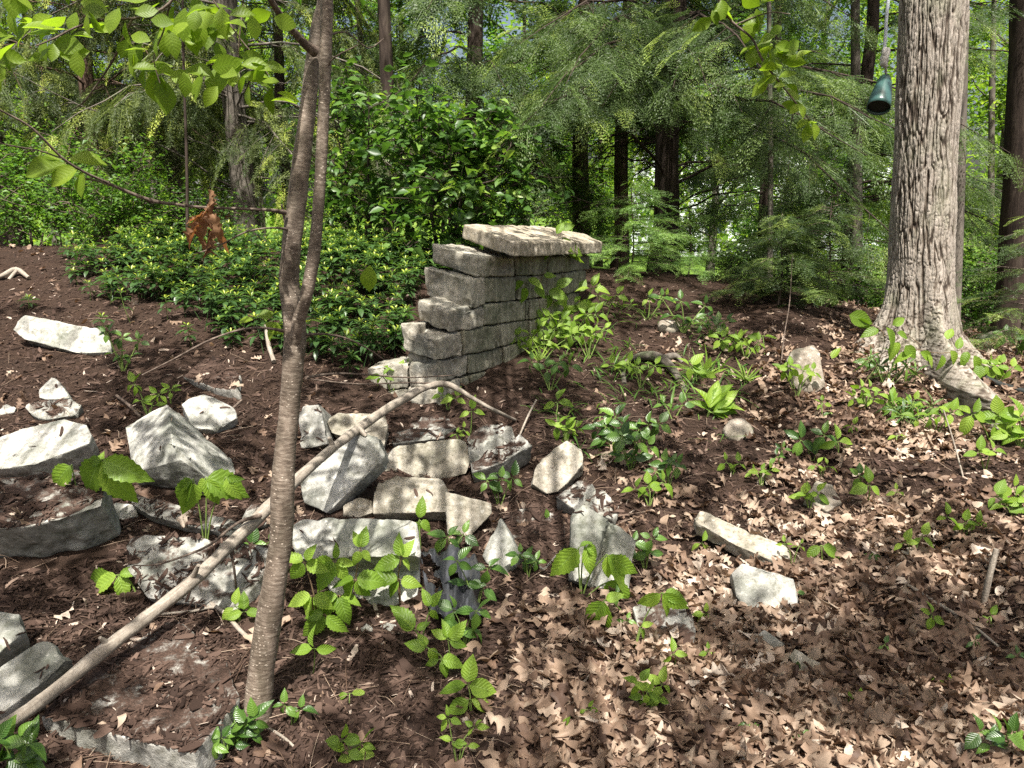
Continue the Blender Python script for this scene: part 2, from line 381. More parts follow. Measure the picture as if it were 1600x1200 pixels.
def ground_mat():
    m, nt, out = mat_new("soil_and_mulch"); w = wpos(nt)
    n1 = noise(nt, w, 3, 5); n2 = noise(nt, wpos(nt, (60, 160, 60)), 1, 5, .75, 1.5); n3 = noise(nt, w, 220, 4, .8); n5 = noise(nt, wpos(nt, (170, 55, 60)), 1, 5, .75, 1.5)
    fib = mix(nt, ramp(nt, noise(nt, w, 14, 2), [(.45, (0, 0, 0)), (.55, (1, 1, 1))]), n2, n5)
    c = ramp(nt, fib, [(.3, (.012, .008, .006)), (.52, (.046, .030, .022)), (.68, (.095, .064, .048)), (.78, (.17, .12, .095))])
    c = mix(nt, ramp(nt, n1, [(.35, (0, 0, 0)), (.7, (.7, .7, .7))]), c, mix(nt, 1.0, c, (1.25, 1.15, 1.05), 'MULTIPLY'))
    s = N(nt, "ShaderNodeSeparateXYZ"); nt.links.new(w, s.inputs[0])
    far = mth(nt, 'ADD', s.outputs[1], mth(nt, 'MULTIPLY', n1, 5.0))
    k = ramp(nt, mth(nt, 'MULTIPLY', far, .01), [(.16, (0, 0, 0)), (.18, (1, 1, 1))])
    grass = ramp(nt, noise(nt, w, 6, 8, .8), [(.3, (.05, .10, .015)), (.7, (.16, .26, .04))])
    c = mix(nt, k, c, grass)
    bsdf(nt, out, c, .95, .1, mth(nt, 'ADD', fib, n3), .9, .012); return m
M['ground'] = ground_mat()
def simple(name, col, rough=.6, spec=.4, n=30, var=.3, metal=0, bd=.002):
    m, nt, out = mat_new(name); f = noise(nt, wpos(nt), n, 5, .6)
    c = mix(nt, f, tuple(x * (1 - var) for x in col), tuple(min(1, x * (1 + var)) for x in col))
    p = bsdf(nt, out, c, rough, spec, f, .4, bd); p.inputs["Metallic"].default_value = metal; return m
# ---------------------------------------------------------------- ground
CTRL = [(0,1200,1.55),(400,1200,1.62),(800,1200,1.62),(1200,1200,1.55),(1600,1200,1.45),(-500,1200,1.5),(2100,1200,1.5),
 (0,1000,2.05),(400,1000,2.08),(800,1000,2.1),(1200,1000,2.1),(1600,1000,1.98),
 (0,850,2.65),(300,850,2.65),(650,850,2.7),(1000,850,2.75),(1300,850,2.75),(1600,850,2.6),
 (0,700,3.35),(300,700,3.4),(700,690,3.65),(1000,700,3.6),(1300,700,3.6),(1600,740,3.2),
 (0,560,4.4),(200,560,4.4),(420,600,4.2),(650,635,4.0),(760,600,4.3),(850,560,4.9),(960,570,4.9),(1100,560,4.9),(1250,590,4.5),
 (1450,570,4.75),(1560,655,4.2),(1700,700,3.9),
 (0,470,5.5),(200,470,5.5),(400,480,5.4),(560,500,5.3),(0,400,6.7),(200,402,6.7),(400,405,6.9),(600,420,6.6),
 (940,470,6.4),(1080,490,6.0),(1250,490,6.0),(1000,432,8.2),(1180,440,8.0),(1560,545,6.5),(1700,560,6.5)]
cp = [tuple(at(*c)) for c in CTRL]
cp += [(-6,9,1.05),(-3,10,.95),(0,10,.75),(2.5,11,.45),(-9,7,1.3),(-5,3,.6),(-4,1,.3),(4,1,-.05),(6,3,-.1),(7,6,-.1),(5.5,8.5,.15),(0,0,.0),(0,-3,-.3),(0,-12,-.8),
  (-12,16,.6),(-4,18,.5),(3,18,.2),(10,16,-.4),(-20,30,.2),(0,30,.05),(20,30,-.3),(0,60,0),(-60,60,0),(60,60,0),(-150,0,0),(150,0,0),(0,200,0),(-200,300,0),(200,300,0),(0,-200,-1)]
cp = np.array(cp)
def _k(A, B): return np.sqrt(((A[:, None] - B[None]) ** 2).sum(2) + .01)
_K = _k(cp[:, :2], cp[:, :2]); _n = len(cp)
_A = np.block([[_K, np.ones((_n, 1))], [np.ones((1, _n)), np.zeros((1, 1))]])
_w = np.linalg.solve(_A - np.diag(np.r_[np.full(_n, .04), 0]), np.r_[cp[:, 2], 0])
def gbase(X, Y):
    P = np.stack([np.ravel(X), np.ravel(Y)], 1); out = np.empty(len(P))
    for i in range(0, len(P), 20000): out[i:i + 20000] = _k(P[i:i + 20000], cp[:, :2]) @ _w[:-1] + _w[-1]
    return out
def ground_hit0(u, v):
    d = ray(u, v); t = 1.0; o = Vector((0, 0, CAMZ))
    ts = np.linspace(.8, 30, 1200); P = np.array(o)[None] + ts[:, None] * np.array(d)[None]
    g = gbase(P[:, 0], P[:, 1]); k = np.argmax(P[:, 2] < g)
    return P[k] if P[k, 2] < g[k] else P[-1]
GULLY = [[ground_hit0(u, v)[:2] for u, v in L] for L in (
   [(1150, 600), (1230, 680), (1330, 740), (1420, 800), (1500, 880), (1560, 960)], [(1330, 930), (1400, 1000), (1500, 1040), (1600, 1060)], [(960, 620), (1050, 590), (1120, 570)])]
def seg_dist(P, A, B):
    A = np.array(A); B = np.array(B); t = np.clip(((P - A) @ (B - A)) / ((B - A) @ (B - A)), 0, 1); return np.linalg.norm(P - (A + t[:, None] * (B - A)), axis=1)
def gz(X, Y):
    X = np.ravel(X); Y = np.ravel(Y); z = gbase(X, Y); P = np.stack([X, Y], 1)
    near = np.exp(-(Y / 12.0) ** 2)
    P3 = np.stack([X, Y, np.zeros_like(X)], 1)
    z = z + .05 * fbm(P3 * 1.6, 4, 5) * near + .018 * fbm(P3 * 9, 3, 9) * near + .35 * fbm(P3 * .12, 2, 2) * (1 - near)
    for L, dp, w in zip(GULLY, (.07, .05, .06), (.10, .10, .12)):
        d = np.min([seg_dist(P, L[i], L[i + 1]) for i in range(len(L) - 1)], 0); z = z - dp * np.exp(-(d / w) ** 2)
    return z
def axis(lo, hi, step, far_lo, far_hi, g=1.12):
    a = list(np.arange(lo, hi, step)); s = step; x = a[-1]
    while x < far_hi: s *= g; x += s; a.append(x)
    s = step; x = lo
    while x > far_lo: s *= g; x -= s; a.insert(0, x)
    return np.array(a)
gx = axis(-4.2, 4.2, .022, -600, 600); gy = axis(1.0, 7.5, .022, -300, 1000)
GX, GY = np.meshgrid(gx, gy); Z = gz(GX, GY)
fine = np.exp(-(GY.ravel() / 6) ** 2)
Z = Z + fine * .010 * fbm(np.stack([GX.ravel() * 28, GY.ravel() * 28, np.zeros(GX.size)], 1), 3, 31)
a = Acc(); ny, nx = GX.shape; i, j = np.meshgrid(np.arange(ny - 1), np.arange(nx - 1), indexing='ij')
a.add(np.stack([GX.ravel(), GY.ravel(), Z], 1), Q=np.stack([i * nx + j, i * nx + j + 1, (i + 1) * nx + j + 1, (i + 1) * nx + j], -1).reshape(-1, 4))
ground = tag(a.build("ground", M['ground']), kind="structure")
def gz1(x, y): return float(gz(np.array([x]), np.array([y]))[0])
def ghit(u, v, rise=0.0):
    d = np.array(ray(u, v)); ts = np.linspace(.8, 40, 3000); P = np.array([0, 0, CAMZ])[None] + ts[:, None] * d[None]
    m = P[:, 1] < 14
    g = gz(P[:, 0], P[:, 1]) + rise; s = P[:, 2] < g
    if not s.any(): return Vector(P[-1])
    k = int(np.argmax(s))
    if k == 0: return Vector(P[0])
    f0 = P[k - 1, 2] - g[k - 1]; f1 = P[k, 2] - g[k]; t = f0 / (f0 - f1)
    return Vector(P[k - 1] * (1 - t) + P[k] * t)
def gnormal(x, y, e=.06):
    return Vector((gz1(x - e, y) - gz1(x + e, y), gz1(x, y - e) - gz1(x, y + e), 2 * e)).normalized()

# ---------------------------------------------------------------- stones
def refine(bm, L, iters=6):
    bmesh.ops.triangulate(bm, faces=bm.faces)
    for _ in range(iters):
        E = [e for e in bm.edges if e.calc_length() > L]
        if not E: break
        bmesh.ops.subdivide_edges(bm, edges=E, cuts=1, use_grid_fill=False)
        bmesh.ops.triangulate(bm, faces=[f for f in bm.faces if len(f.verts) > 3])
def hull_stone(name, pts, mat, parent=None, L=.02, bev=.0045, rough=.005, chip=.011, grooves=(), seed=None, segs=2, sharp=36):
    """convex block through real 3-D corner points, with worn edges, chips and rough faces"""
    seed = seed if seed is not None else random.randint(0, 9999)
    bm = bmesh.new()
    for p in pts: bm.verts.new(p)
    r = bmesh.ops.convex_hull(bm, input=bm.verts)
    bmesh.ops.delete(bm, geom=[g for g in set(r.get('geom_interior', []) + r.get('geom_unused', [])) if isinstance(g, bmesh.types.BMVert)], context='VERTS')
    bmesh.ops.dissolve_limit(bm, angle_limit=R(8), verts=bm.verts, edges=bm.edges)
    rr = random.Random(seed); cen = sum((v.co for v in bm.verts), Vector()) / len(bm.verts); size = max((v.co - cen).length for v in bm.verts)
    for _ in range(rr.choice((2, 3, 4)) if chip > .008 else 0):   # broken corners
        v = rr.choice(list(bm.verts)); n_ = ((v.co - cen).normalized() + Vector((rr.uniform(-.7, .7), rr.uniform(-.7, .7), rr.uniform(-.3, .9)))).normalized()
        pmax = max((w.co - cen).dot(n_) for w in bm.verts); cut = cen + n_ * (pmax - size * rr.uniform(.04, .10))
        r = bmesh.ops.bisect_plane(bm, geom=bm.verts[:] + bm.edges[:] + bm.faces[:], plane_co=cut, plane_no=n_, clear_outer=True)
        eg = [e for e in bm.edges if e.is_boundary]
        if eg: bmesh.ops.contextual_create(bm, geom=eg)
    bmesh.ops.recalc_face_normals(bm, faces=bm.faces)
    bmesh.ops.bevel(bm, geom=[e for e in bm.edges if e.is_manifold and e.calc_face_angle(0) > R(20)], offset=bev, segments=segs, profile=.6, affect='EDGES', clamp_overlap=True)
    refine(bm, L); bmesh.ops.remove_doubles(bm, verts=bm.verts, dist=.0008)
    bm.normal_update(); V = np.array([v.co[:] for v in bm.verts]); Nn = np.array([v.normal[:] for v in bm.verts])
    c = V.mean(0)
    low = fbm(V * 7 + seed, 3, seed % 50); hi = fbm(V * 45 + seed, 3, seed % 50 + 5); ch = fbm(V * 16 + seed * 3, 2, 9)
    # sharp edges chip more: measure how far the normal leans off its face
    D = low * rough * 1.6 + hi * rough * .55 + rough * .8 * np.abs(fbm(V * np.array([30, 30, 12]) + seed, 3, 66)) - np.maximum(0, ch - .12) * chip * 2.2
    V2 = V + Nn * D[:, None]
    for (p0, p1, nrm, w, dp) in grooves:
        p0, p1, nrm = map(np.array, (p0, p1, nrm)); ax = p1 - p0; Ln = np.linalg.norm(ax); ax = ax / Ln
        side = np.cross(ax, nrm); side /= np.linalg.norm(side)
        s_ = (V - p0) @ side; h = np.abs((V - p0) @ nrm); wob = .25 * w * fbm(V * 20, 2, 3)
        k = np.exp(-((s_ + wob) / w) ** 4) * np.exp(-(h / .06) ** 2)
        V2 = V2 - nrm[None] * (dp * k)[:, None]
    for v, co in zip(bm.verts, V2): v.co = co
    me = bpy.data.meshes.new(name); bm.to_mesh(me); bm.free()
    for p in me.polygons: p.use_smooth = True
    o = bpy.data.objects.new(name, me); COL.objects.link(o); me.materials.append(mat)
    me.set_sharp_from_angle(angle=R(sharp))
    if parent is not None: o.parent = parent; me.transform(Matrix.Translation(-parent.location))
    return o
STONES = []
def face_stone(name, label, cat, poly, nrm, thick, mat='stone', rise=.0, group=None, groove=None, ext=None, shrink=.92, **kw):
    """poly: outline of the block's visible face in the view; unprojected on a plane with normal nrm standing on the ground"""
    nrm = Vector(nrm).normalized(); k = max(range(len(poly)), key=lambda i: poly[i][1])
    P0 = ghit(poly[k][0], poly[k][1], rise); o = Vector((0, 0, CAMZ)); top = []
    for u, v in poly:
        d = ray(u, v); t = (P0 - o).dot(nrm) / d.dot(nrm); top.append(o + d * t)
    ex = (Vector(ext).normalized() if ext else -nrm) * thick
    c = sum(top, Vector()) / len(top)
    bot = [c + (p - c) * shrink + ex for p in top]
    gr = []
    if groove:
        for (a_, b_, w, dp) in groove:
            q = []
            for (u, v) in (a_, b_):
                d = ray(u, v); t = (P0 - o).dot(nrm) / d.dot(nrm); q.append(o + d * t)
            gr.append((q[0], q[1], nrm, w, dp))
    ob = hull_stone(name, top + bot, M[mat], grooves=gr, **kw)
    lo = min(p.z for p in bot)
    # origin at the base
    b = Vector((c.x, c.y, lo)); ob.data.transform(Matrix.Translation(-b)); ob.location = b
    tag(ob, label, cat, group); STONES.append(ob); return ob
FS = face_stone
G = "concrete blocks fallen from the wall"
FLAT = (0, -.22, 1); TOC = (0, -.75, .6)
FS("fallen_block", "long pale slab with rounded end lying highest up the mulch bank", "concrete block", [(33,492),(70,497),(125,510),(152,514),(172,534),(176,556),(135,555),(112,545),(38,530),(20,515)], (.1,-.75,.65), .13, 'stone', group=G)
FS("buried_block", "mulch-buried block whose white strip shows below the long pale slab", "concrete block", [(14,548),(60,545),(110,548),(172,562),(178,582),(120,580),(62,566),(20,560)], FLAT, .10, 'stone_buried', rise=.008, group=G)
FS("broken_stone", "small pale angular stone standing on the flatter broken stone", "stone", [(60,605),(80,590),(90,593),(108,622),(75,624),(62,621)], (-.1,-.6,.7), .07, 'stone', rise=.03)
FS("broken_stone", "flat broken stone under the small angular stone", "stone", [(36,634),(55,625),(110,622),(128,632),(120,648),(70,656),(50,650)], (0,-.5,.8), .08, 'stone_dirty', rise=.01)
FS("broken_stone", "thin flat pale stone at the picture edge above the rounded block", "stone", [(-30,636),(10,632),(26,636),(22,644),(-30,652)], FLAT, .05, 'stone')
FS("fallen_block", "rounded pale block resting behind the mulch-strewn block beside the big three-leaved seedling", "concrete block", [(0,690),(35,668),(100,654),(135,664),(146,690),(100,706),(58,724),(10,732),(-60,736),(-60,706)], (-.05,-.55,.8), .16, 'stone', rise=.05, group=G)
FS("fallen_block", "large mulch-strewn block with dark shaded side beside the big three-leaved seedling", "concrete block", [(-90,770),(0,748),(120,733),(168,752),(176,778),(110,806),(38,824),(-90,830)], (0,-.28,1), .22, 'stone_dirty', rise=.14, group=G, shrink=.97, ext=(-.15,.55,-1))
def px3(*L): return [at(u, v, Y) for (u, v, Y) in L]
ob = hull_stone("fallen_block", px3((272,703,2.93),(262,631,3.38),(210,738,3.02),(196,668,3.36),(370,786,3.0),(373,728,3.3),(292,800,3.2),(228,784,3.2),(360,806,3.14)), M['stone'], L=.016, bev=.003, chip=.012, rough=.0035, sharp=26)
STONES.append(tag(ob, "block tipped on edge like a ridge roof, streaky sunlit slopes and dark front", "concrete block", G))
FS("fallen_block", "smooth pale block just behind the ridge-shaped tipped block", "concrete block", [(284,632),(308,616),(332,618),(366,635),(372,652),(338,672),(300,668)], (.2,-.5,.8), .14, 'stone', rise=.03, group=G)
FS("buried_block", "dark mulch-covered block with one pale corner under the bare drooping twig", "concrete block", [(285,588),(318,560),(350,558),(377,588),(376,612),(335,606)], FLAT, .12, 'stone_buried', rise=.05, group=G)
FS("broken_block", "broken streaky slab poking out beneath the ridge-shaped block", "concrete block", [(206,768),(250,782),(330,800),(376,818),(368,838),(300,826),(235,806),(205,786)], (0,-.5,.85), .08, 'stone_dirty', rise=.012, group=G)
FS("broken_block", "small broken chunk between the shaded block side and the ridge-shaped block", "concrete block", [(164,800),(180,782),(212,790),(214,806),(190,812)], (0,-.6,.8), .06, 'stone')
FS("fallen_block", "long block with white sunlit rim and gray front, the grey bare branch crossing above it", "concrete block", [(198,832),(216,838),(262,866),(330,868),(424,850),(428,886),(384,956),(300,946),(232,934),(200,890)], (0,-.62,.78), .15, 'stone_dirty', rise=.0, group=G)
FS("mulched_slab", "wide flat slab mostly hidden by mulch beneath the bare branch's shadow", "concrete slab", [(270,964),(355,1032),(373,1092),(304,1178),(236,1168),(120,1134),(62,1118),(150,1040)], (0,-.10,1), .16, 'stone_dirty', rise=.105, shrink=.99, chip=.006, bev=.006)
FS("fallen_block", "block with chipped edge lying under the low end of the bare branch", "concrete block", [(62,1002),(94,1004),(110,1026),(60,1072),(0,1116),(-60,1150),(-60,1080),(0,1046)], (.1,-.4,.9), .12, 'stone', rise=.05, group=G)
FS("fallen_block", "gray block corner above the chipped block under the bare branch", "concrete block", [(-70,955),(0,956),(30,960),(38,988),(0,1018),(-70,1050)], (.1,-.4,.9), .12, 'stone', rise=.05, group=G)
FS("fallen_block", "narrow upright block just past the sapling trunk, behind the branch", "concrete block", [(466,634),(500,632),(508,666),(512,694),(470,702)], (-.1,-.8,.5), .2, 'stone_dirty', rise=.0, group=G)
FS("fallen_block", "grey block with rounded shoulder leaning behind the tilted slab", "concrete block", [(508,652),(530,646),(600,645),(606,662),(600,700),(566,694),(518,676)], (.05,-.75,.6), .16, 'stone_tan', rise=.04, group=G)
FS("fallen_block", "tilted slab leaning against the sapling trunk's far side, dappled with light", "concrete block", [(466,746),(520,692),(556,674),(590,682),(598,706),(594,722),(510,802),(466,782)], (-.25,-.75,.6), .10, 'stone', rise=.02, group=G)
FS("fallen_block", "gray block with mulch on top between the tilted slab and grooved twin-lobed block", "concrete block", [(598,710),(622,697),(726,684),(736,716),(728,740),(690,750),(640,742),(602,742)], (0,-.8,.55), .15, 'stone_tan', rise=.0, group=G)
FS("fallen_block", "twin-lobed block with a dark mulch-filled groove across its pale top", "concrete block", [(727,682),(768,656),(800,666),(832,692),(784,724),(738,738)], (-.05,-.45,.85), .13, 'stone_dirty', rise=.07, group=G, groove=[((735,716),(806,672),.022,.05)])
FS("fallen_block", "hexagonal-faced gray block lying on the wide double-tiered block", "concrete block", [(584,770),(592,752),(620,741),(692,748),(709,784),(711,800),(680,797),(632,802),(584,802)], (0,-.62,.75), .15, 'stone_tan', rise=.05, group=G)
FS("fallen_block", "small tan block with mulch heaped on top beside the hexagonal-faced block", "concrete block", [(697,770),(735,796),(768,786),(768,802),(736,838),(700,834)], (.05,-.85,.5), .14, 'stone_tan', rise=.0, group=G)
FS("fallen_block", "plain gray block stood on its corner right below the bent branch tip", "concrete block", [(824,758),(846,714),(886,688),(911,702),(912,726),(872,768),(850,772)], (-.15,-.75,.6), .13, 'stone_tan', rise=.01, group=G)
FS("fallen_block", "half-sunken block with a dark crack behind the bright leaning block", "concrete block", [(868,776),(905,750),(932,758),(968,790),(962,812),(930,802),(892,792)], (0,-.5,.85), .12, 'stone_dirty', rise=.03, group=G, groove=[((912,788),(934,760),.018,.04)])
FS("fallen_block", "bright white block leaning on end with a groove, behind the tall three-leaved plant", "concrete block", [(893,806),(901,796),(912,790),(970,824),(993,846),(982,928),(940,918),(888,912),(891,850)], (.0,-.82,.5), .13, 'stone', rise=.0, group=G, groove=[((955,815),(934,890),.010,.035)], L=.016)
FS("buried_block", "pale block edge rising from the mulch beside the dark plastic sheet", "concrete block", [(754,868),(771,826),(782,810),(796,834),(812,864),(800,882),(790,900),(760,878)], (-.3,-.6,.7), .10, 'stone', rise=.0, group=G)
FS("buried_block", "mulch-heaped block top between the pale edge and the bright leaning block", "concrete block", [(782,806),(850,780),(880,800),(884,850),(850,888),(815,870)], (0,-.3,1), .09, 'stone_buried', rise=.012, group=G)
FS("fallen_block", "wide upper block of the double-tiered pair, dark dapples over its pale face", "concrete block", [(456,816),(500,809),(560,808),(640,811),(654,816),(656,868),(600,872),(460,874)], (0,-.62,.75), .14, 'stone', rise=.16, group=G, L=.016)
FS("fallen_block", "lower block of the double-tiered pair, half hidden by nettle-like leaves", "concrete block", [(500,884),(560,880),(656,880),(655,926),(622,948),(560,944),(516,934)], (0,-.6,.8), .16, 'stone', rise=.0, group=G, L=.016)
FS("flat_slab", "long tan flat paving slab sunk in dead leaves", "concrete slab", [(1081,800),(1098,798),(1170,828),(1229,855),(1236,874),(1222,882),(1150,852),(1087,815)], (0,-.35,1), .06, 'stone_tan', rise=.02)
FS("fallen_block", "notched white block in dead leaves below the long tan slab", "concrete block", [(1143,896),(1160,880),(1192,896),(1212,906),(1240,904),(1253,930),(1241,966),(1200,962),(1166,952),(1150,932)], (-.15,-.75,.6), .14, 'stone', rise=.0, group=G)
FS("buried_block", "smaller leaf-covered block lump between the notched white block and the lowest block", "concrete block", [(1178,1000),(1194,982),(1228,1004),(1226,1030),(1200,1024)], (-.2,-.7,.65), .1, 'stone_dirty', rise=.0, group=G)
FS("buried_block", "lowest block corner showing pale among leaves with dark gap beside it", "concrete block", [(1232,1026),(1242,1014),(1290,1040),(1279,1064),(1250,1052)], (-.2,-.75,.6), .1, 'stone_tan', rise=.0, group=G)
FS("buried_block", "mulch-smothered block with ragged white rim below the lone drooping seedling", "concrete block", [(990,950),(1030,930),(1078,952),(1088,985),(1084,1010),(1040,1004),(1000,985)], (-.1,-.4,.9), .1, 'stone_dirty', rise=.015, group=G)
FS("buried_block", "low block top showing through mulch between the wall's foot and the bent branch tip", "concrete block", [(640,662),(662,650),(702,654),(712,668),(690,680),(648,678)], (0,-.4,.9), .10, 'stone_dirty', rise=.02, group=G)
FS("buried_block", "mulchy block corner behind the gray mulch-topped block", "concrete block", [(612,676),(634,668),(690,672),(694,684),(640,692),(614,694)], (0,-.45,.9), .10, 'stone_dirty', rise=.03, group=G)
FS("buried_block", "gray block end wedged beside the tilted slab's lower corner", "concrete block", [(536,790),(560,778),(582,782),(584,800),(560,808),(534,806)], (0,-.6,.8), .10, 'stone_tan', rise=.01, group=G)
FS("buried_block", "mulch-dusted block between the ridge-shaped block and the sapling trunk", "concrete block", [(376,802),(392,786),(424,790),(430,812),(404,824),(380,820)], (0,-.5,.85), .10, 'stone_dirty', rise=.02, group=G)
FS("pebble", "white pebble under the double-tiered blocks", "stone", [(560,980),(572,972),(584,978),(582,990),(566,992)], (0,-.5,.8), .03, 'stone', L=.01, bev=.004)
FS("pebble", "small whitish stone chip beside the white pebble", "stone", [(592,976),(606,970),(622,978),(612,986),(596,984)], (0,-.5,.8), .02, 'stone', L=.01, bev=.004)
FS("pebble", "white shard lying in the mulch among the ground cover", "stone", [(210,436),(222,440),(220,450),(212,446)], (0,-.5,.8), .03, 'stone', L=.02, bev=.004)
FS("round_rock", "rounded brown-gray rock half buried beside broad lily-like leaves", "rock", [(1130,668),(1140,652),(1160,649),(1176,660),(1180,678),(1165,690),(1140,686)], (0,-.6,.7), .12, 'rock', rise=.0, bev=.05, segs=4, chip=0)
FS("round_rock", "rounded rock on the shaded soil behind the gnarled root", "rock", [(1028,502),(1040,496),(1058,500),(1068,512),(1050,518),(1032,512)], (0,-.6,.7), .14, 'rock', rise=.02, bev=.05, segs=4, chip=0, L=.03)
FS("standing_stone", "upright brown stone set in the slope like a marker", "stone", [(1228,562),(1240,545),(1272,538),(1282,552),(1290,604),(1276,614),(1250,612),(1236,600)], (-.15,-.9,.35), .10, 'rock', rise=.0, bev=.02, chip=.004, L=.025)
FS("flat_rock", "flat pinkish rock sunk in dead leaves in the small gully", "rock", [(1258,776),(1276,752),(1300,758),(1314,786),(1292,800)], (0,-.4,.9), .07, 'rock', rise=.01)

# ---------------------------------------------------------------- ruined block wall
def Yf(u): return float(np.interp(u, [640, 675, 700, 757, 824, 880, 923, 945], [3.86, 4.0, 4.1, 4.4, 4.95, 5.5, 6.1, 6.5]))
def line(pts): 
    us, vs_ = zip(*pts); return lambda u: float(np.interp(u, us, vs_))
LN = [line([(745,401),(800,400.5),(860,400),(923,399)]),
      line([(700,440),(735,436),(752,434.5),(808,432.7),(853,430),(880,427),(915,422)]),
      line([(650,500),(712,492),(733,485),(760,475),(808,471),(851,465),(893,458),(912,455)]),
      line([(640,545),(675,530),(712,519),(757,510),(824,501),(880,490),(910,484)]),
      line([(640,580),(675,565),(723,557),(784,543),(837,530),(880,518),(910,508)]),
      line([(640,618),(683,600),(733,587),(787,573),(835,558),(880,546),(910,536)]),
      line([(640,652),(690,632),(735,616),(790,600),(840,585)])]
wallc = thing("block_wall", "weathered dry-stacked concrete block wall with stepped broken end and capstones", "wall", ghit(720, 615))
COURSE = [  # course, joints on the long face
 (0, [746, 806, 856, 881, 922]), (1, [733, 760, 809, 825, 856, 879, 915]), (2, [712, 757, 822, 827, 880, 908]),
 (3, [677, 722, 782, 820, 827, 875, 905]), (4, [684, 733, 787, 835, 878, 902]), (5, [690, 720, 735, 787, 838, 870])]
LEAN = 0.07
def wblock(u0, u1, ft, fb, depth, first, proud=0.0, gap=.004):
    Y0, Y1 = Yf(u0), Yf(u1); A = at(u0, ft(u0), Y0); B = at(u1, ft(u1), Y1); C = at(u1, fb(u1), Y1); D = at(u0, fb(u0), Y0)
    ax = (B - A); ax.z = 0; ax.normalize(); inn = Vector((-ax.y, ax.x, 0)); up = Vector((0, 0, 1))
    if inn.x > 0: inn = -inn
    A += ax * gap - up * gap; B += -ax * gap - up * gap; C += -ax * gap + up * gap; D += ax * gap + up * gap
    out = [p - inn * proud for p in (A, B, C, D)]
    # tapered trapezoid block: the back is shorter than the split face
    bk = [A + inn * depth + ax * .03, B + inn * depth - ax * .03, C + inn * depth - ax * .03, D + inn * depth + ax * .03]
    bk = [p + up * LEAN for p in bk]
    return out + bk, inn, ax
for c, J in COURSE:
    LEAN = (.075, .06, .045, .035, .03, .02)[c]
    for k in range(len(J) - 1):
        dep = [.33, .36, .28, .24, .26, .26][c] + random.uniform(-.01, .01) if k == 0 else .25
        pts, inn, ax = wblock(J[k], J[k + 1], LN[c], LN[c + 1], dep, k == 0, random.uniform(-.012, .012), .007 if k == 0 else .005)
        near = k == 0
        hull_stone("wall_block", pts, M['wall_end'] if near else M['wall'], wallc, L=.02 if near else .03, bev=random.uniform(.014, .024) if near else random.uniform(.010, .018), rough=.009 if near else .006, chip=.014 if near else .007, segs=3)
# blocks of the return wing running away from the broken end
def quadblock(q, Ys, ext, mat='wall_end', **kw):
    P = [at(u, v, Y) for (u, v), Y in zip(q, Ys)]; e = Vector(ext); hull_stone("wall_block", P + [p + e for p in P], M[mat], wallc, L=.022, bev=.016, **kw)
quadblock([(650,468),(700,486),(700,520),(654,500)], [4.2, 4.08, 4.1, 4.22], (.12, .24, 0))           # lower half of the third course end
quadblock([(625,505),(652,506),(650,545),(630,530)], [4.2, 4.12, 4.1, 4.2], (.10, .25, -.02))        # back lobe of the fourth course end
quadblock([(638,566),(682,568),(682,606),(640,606)], [4.12, 4.02, 4.0, 4.1], (.05, .25, 0))
quadblock([(606,570),(636,568),(637,606),(606,608)], [4.2, 4.13, 4.12, 4.2], (.04, .25, 0))
quadblock([(574,576),(604,572),(604,608),(576,610)], [4.28, 4.21, 4.2, 4.28], (.04, .25, 0))
quadblock([(640,608),(690,606),(690,640),(642,640)], [4.08, 4.0, 3.98, 4.06], (.05, .25, 0))
quadblock([(596,612),(638,610),(638,640),(598,640)], [4.18, 4.1, 4.08, 4.16], (.05, .25, 0))
# capstones
def capstone(top, th, mat='cap'):
    P = [at(u, v, Y) for (u, v, Y) in top]; dn = Vector((0, 0, -th)); 
    hull_stone("capstone", P + [p + dn for p in P], M[mat], wallc, L=.025, bev=.010, rough=.004, chip=.006)
capstone([(722,350,4.78),(803,378,4.36),(899,378.5,5.42),(848,353,5.85)], .088)
capstone([(852,354,5.88),(902,379,5.46),(941,378,6.12),(912,365,6.5)], .088)
STONES += [o for o in bpy.data.objects if o.parent == wallc]
# ---------------------------------------------------------------- the wood behind
def gx0(u, Y): return at(u, 400, Y).x
def spray_tpl(n=12, stations=3, ang=50, wid=.45, seed=0, droop=.25, nl=.075, nw=.009):
    r = random.Random(seed); V = []; Q = []; U = []
    def quad(p, d, s, L, W):
        k = len(V); z = r.uniform(-.012, .012)
        V.extend([(p[0], p[1], p[2]), (p[0] + d[0] * L * .5 + s[0] * W, p[1] + d[1] * L * .5 + s[1] * W, p[2] + z), (p[0] + d[0] * L, p[1] + d[1] * L, p[2] - .01), (p[0] + d[0] * L * .5 - s[0] * W, p[1] + d[1] * L * .5 - s[1] * W, p[2] - z)])
        U.extend([(.5, 0), (1, .5), (.5, 1), (0, .5)]); Q.append((k, k + 1, k + 2, k + 3))
    for i in range(n):
        t = (i + .5) / n
        for sg in (-1, 1):
            L = (wid * (1 - t) ** .8 + .06) * r.uniform(.7, 1.15); a = R(ang + r.uniform(-10, 10)) * sg
            dx, dy = math.sin(a), math.cos(a); px, py, pz = 0, t, -droop * t * t
            if stations == 0:
                quad((px, py, pz), (dx, dy), (dy, -dx), L, .016); continue
            m = max(2, int(L / (.5 / stations) + .5) + 1)
            for k in range(m):
                q = (k + .3) / m * L; c = (px + dx * q, py + dy * q, pz - .22 * q * q - r.uniform(0, .015))
                for s2 in (-1, 1):
                    b = a + s2 * R(r.uniform(28, 60)); quad(c, (math.sin(b), math.cos(b)), (math.cos(b), -math.sin(b)), nl * r.uniform(.8, 1.3) * 1.1, nw)
    quad((0, 0, 0), (0, 1), (1, 0), 1, .008)
    return np.array(V), np.array(Q), np.array(U)
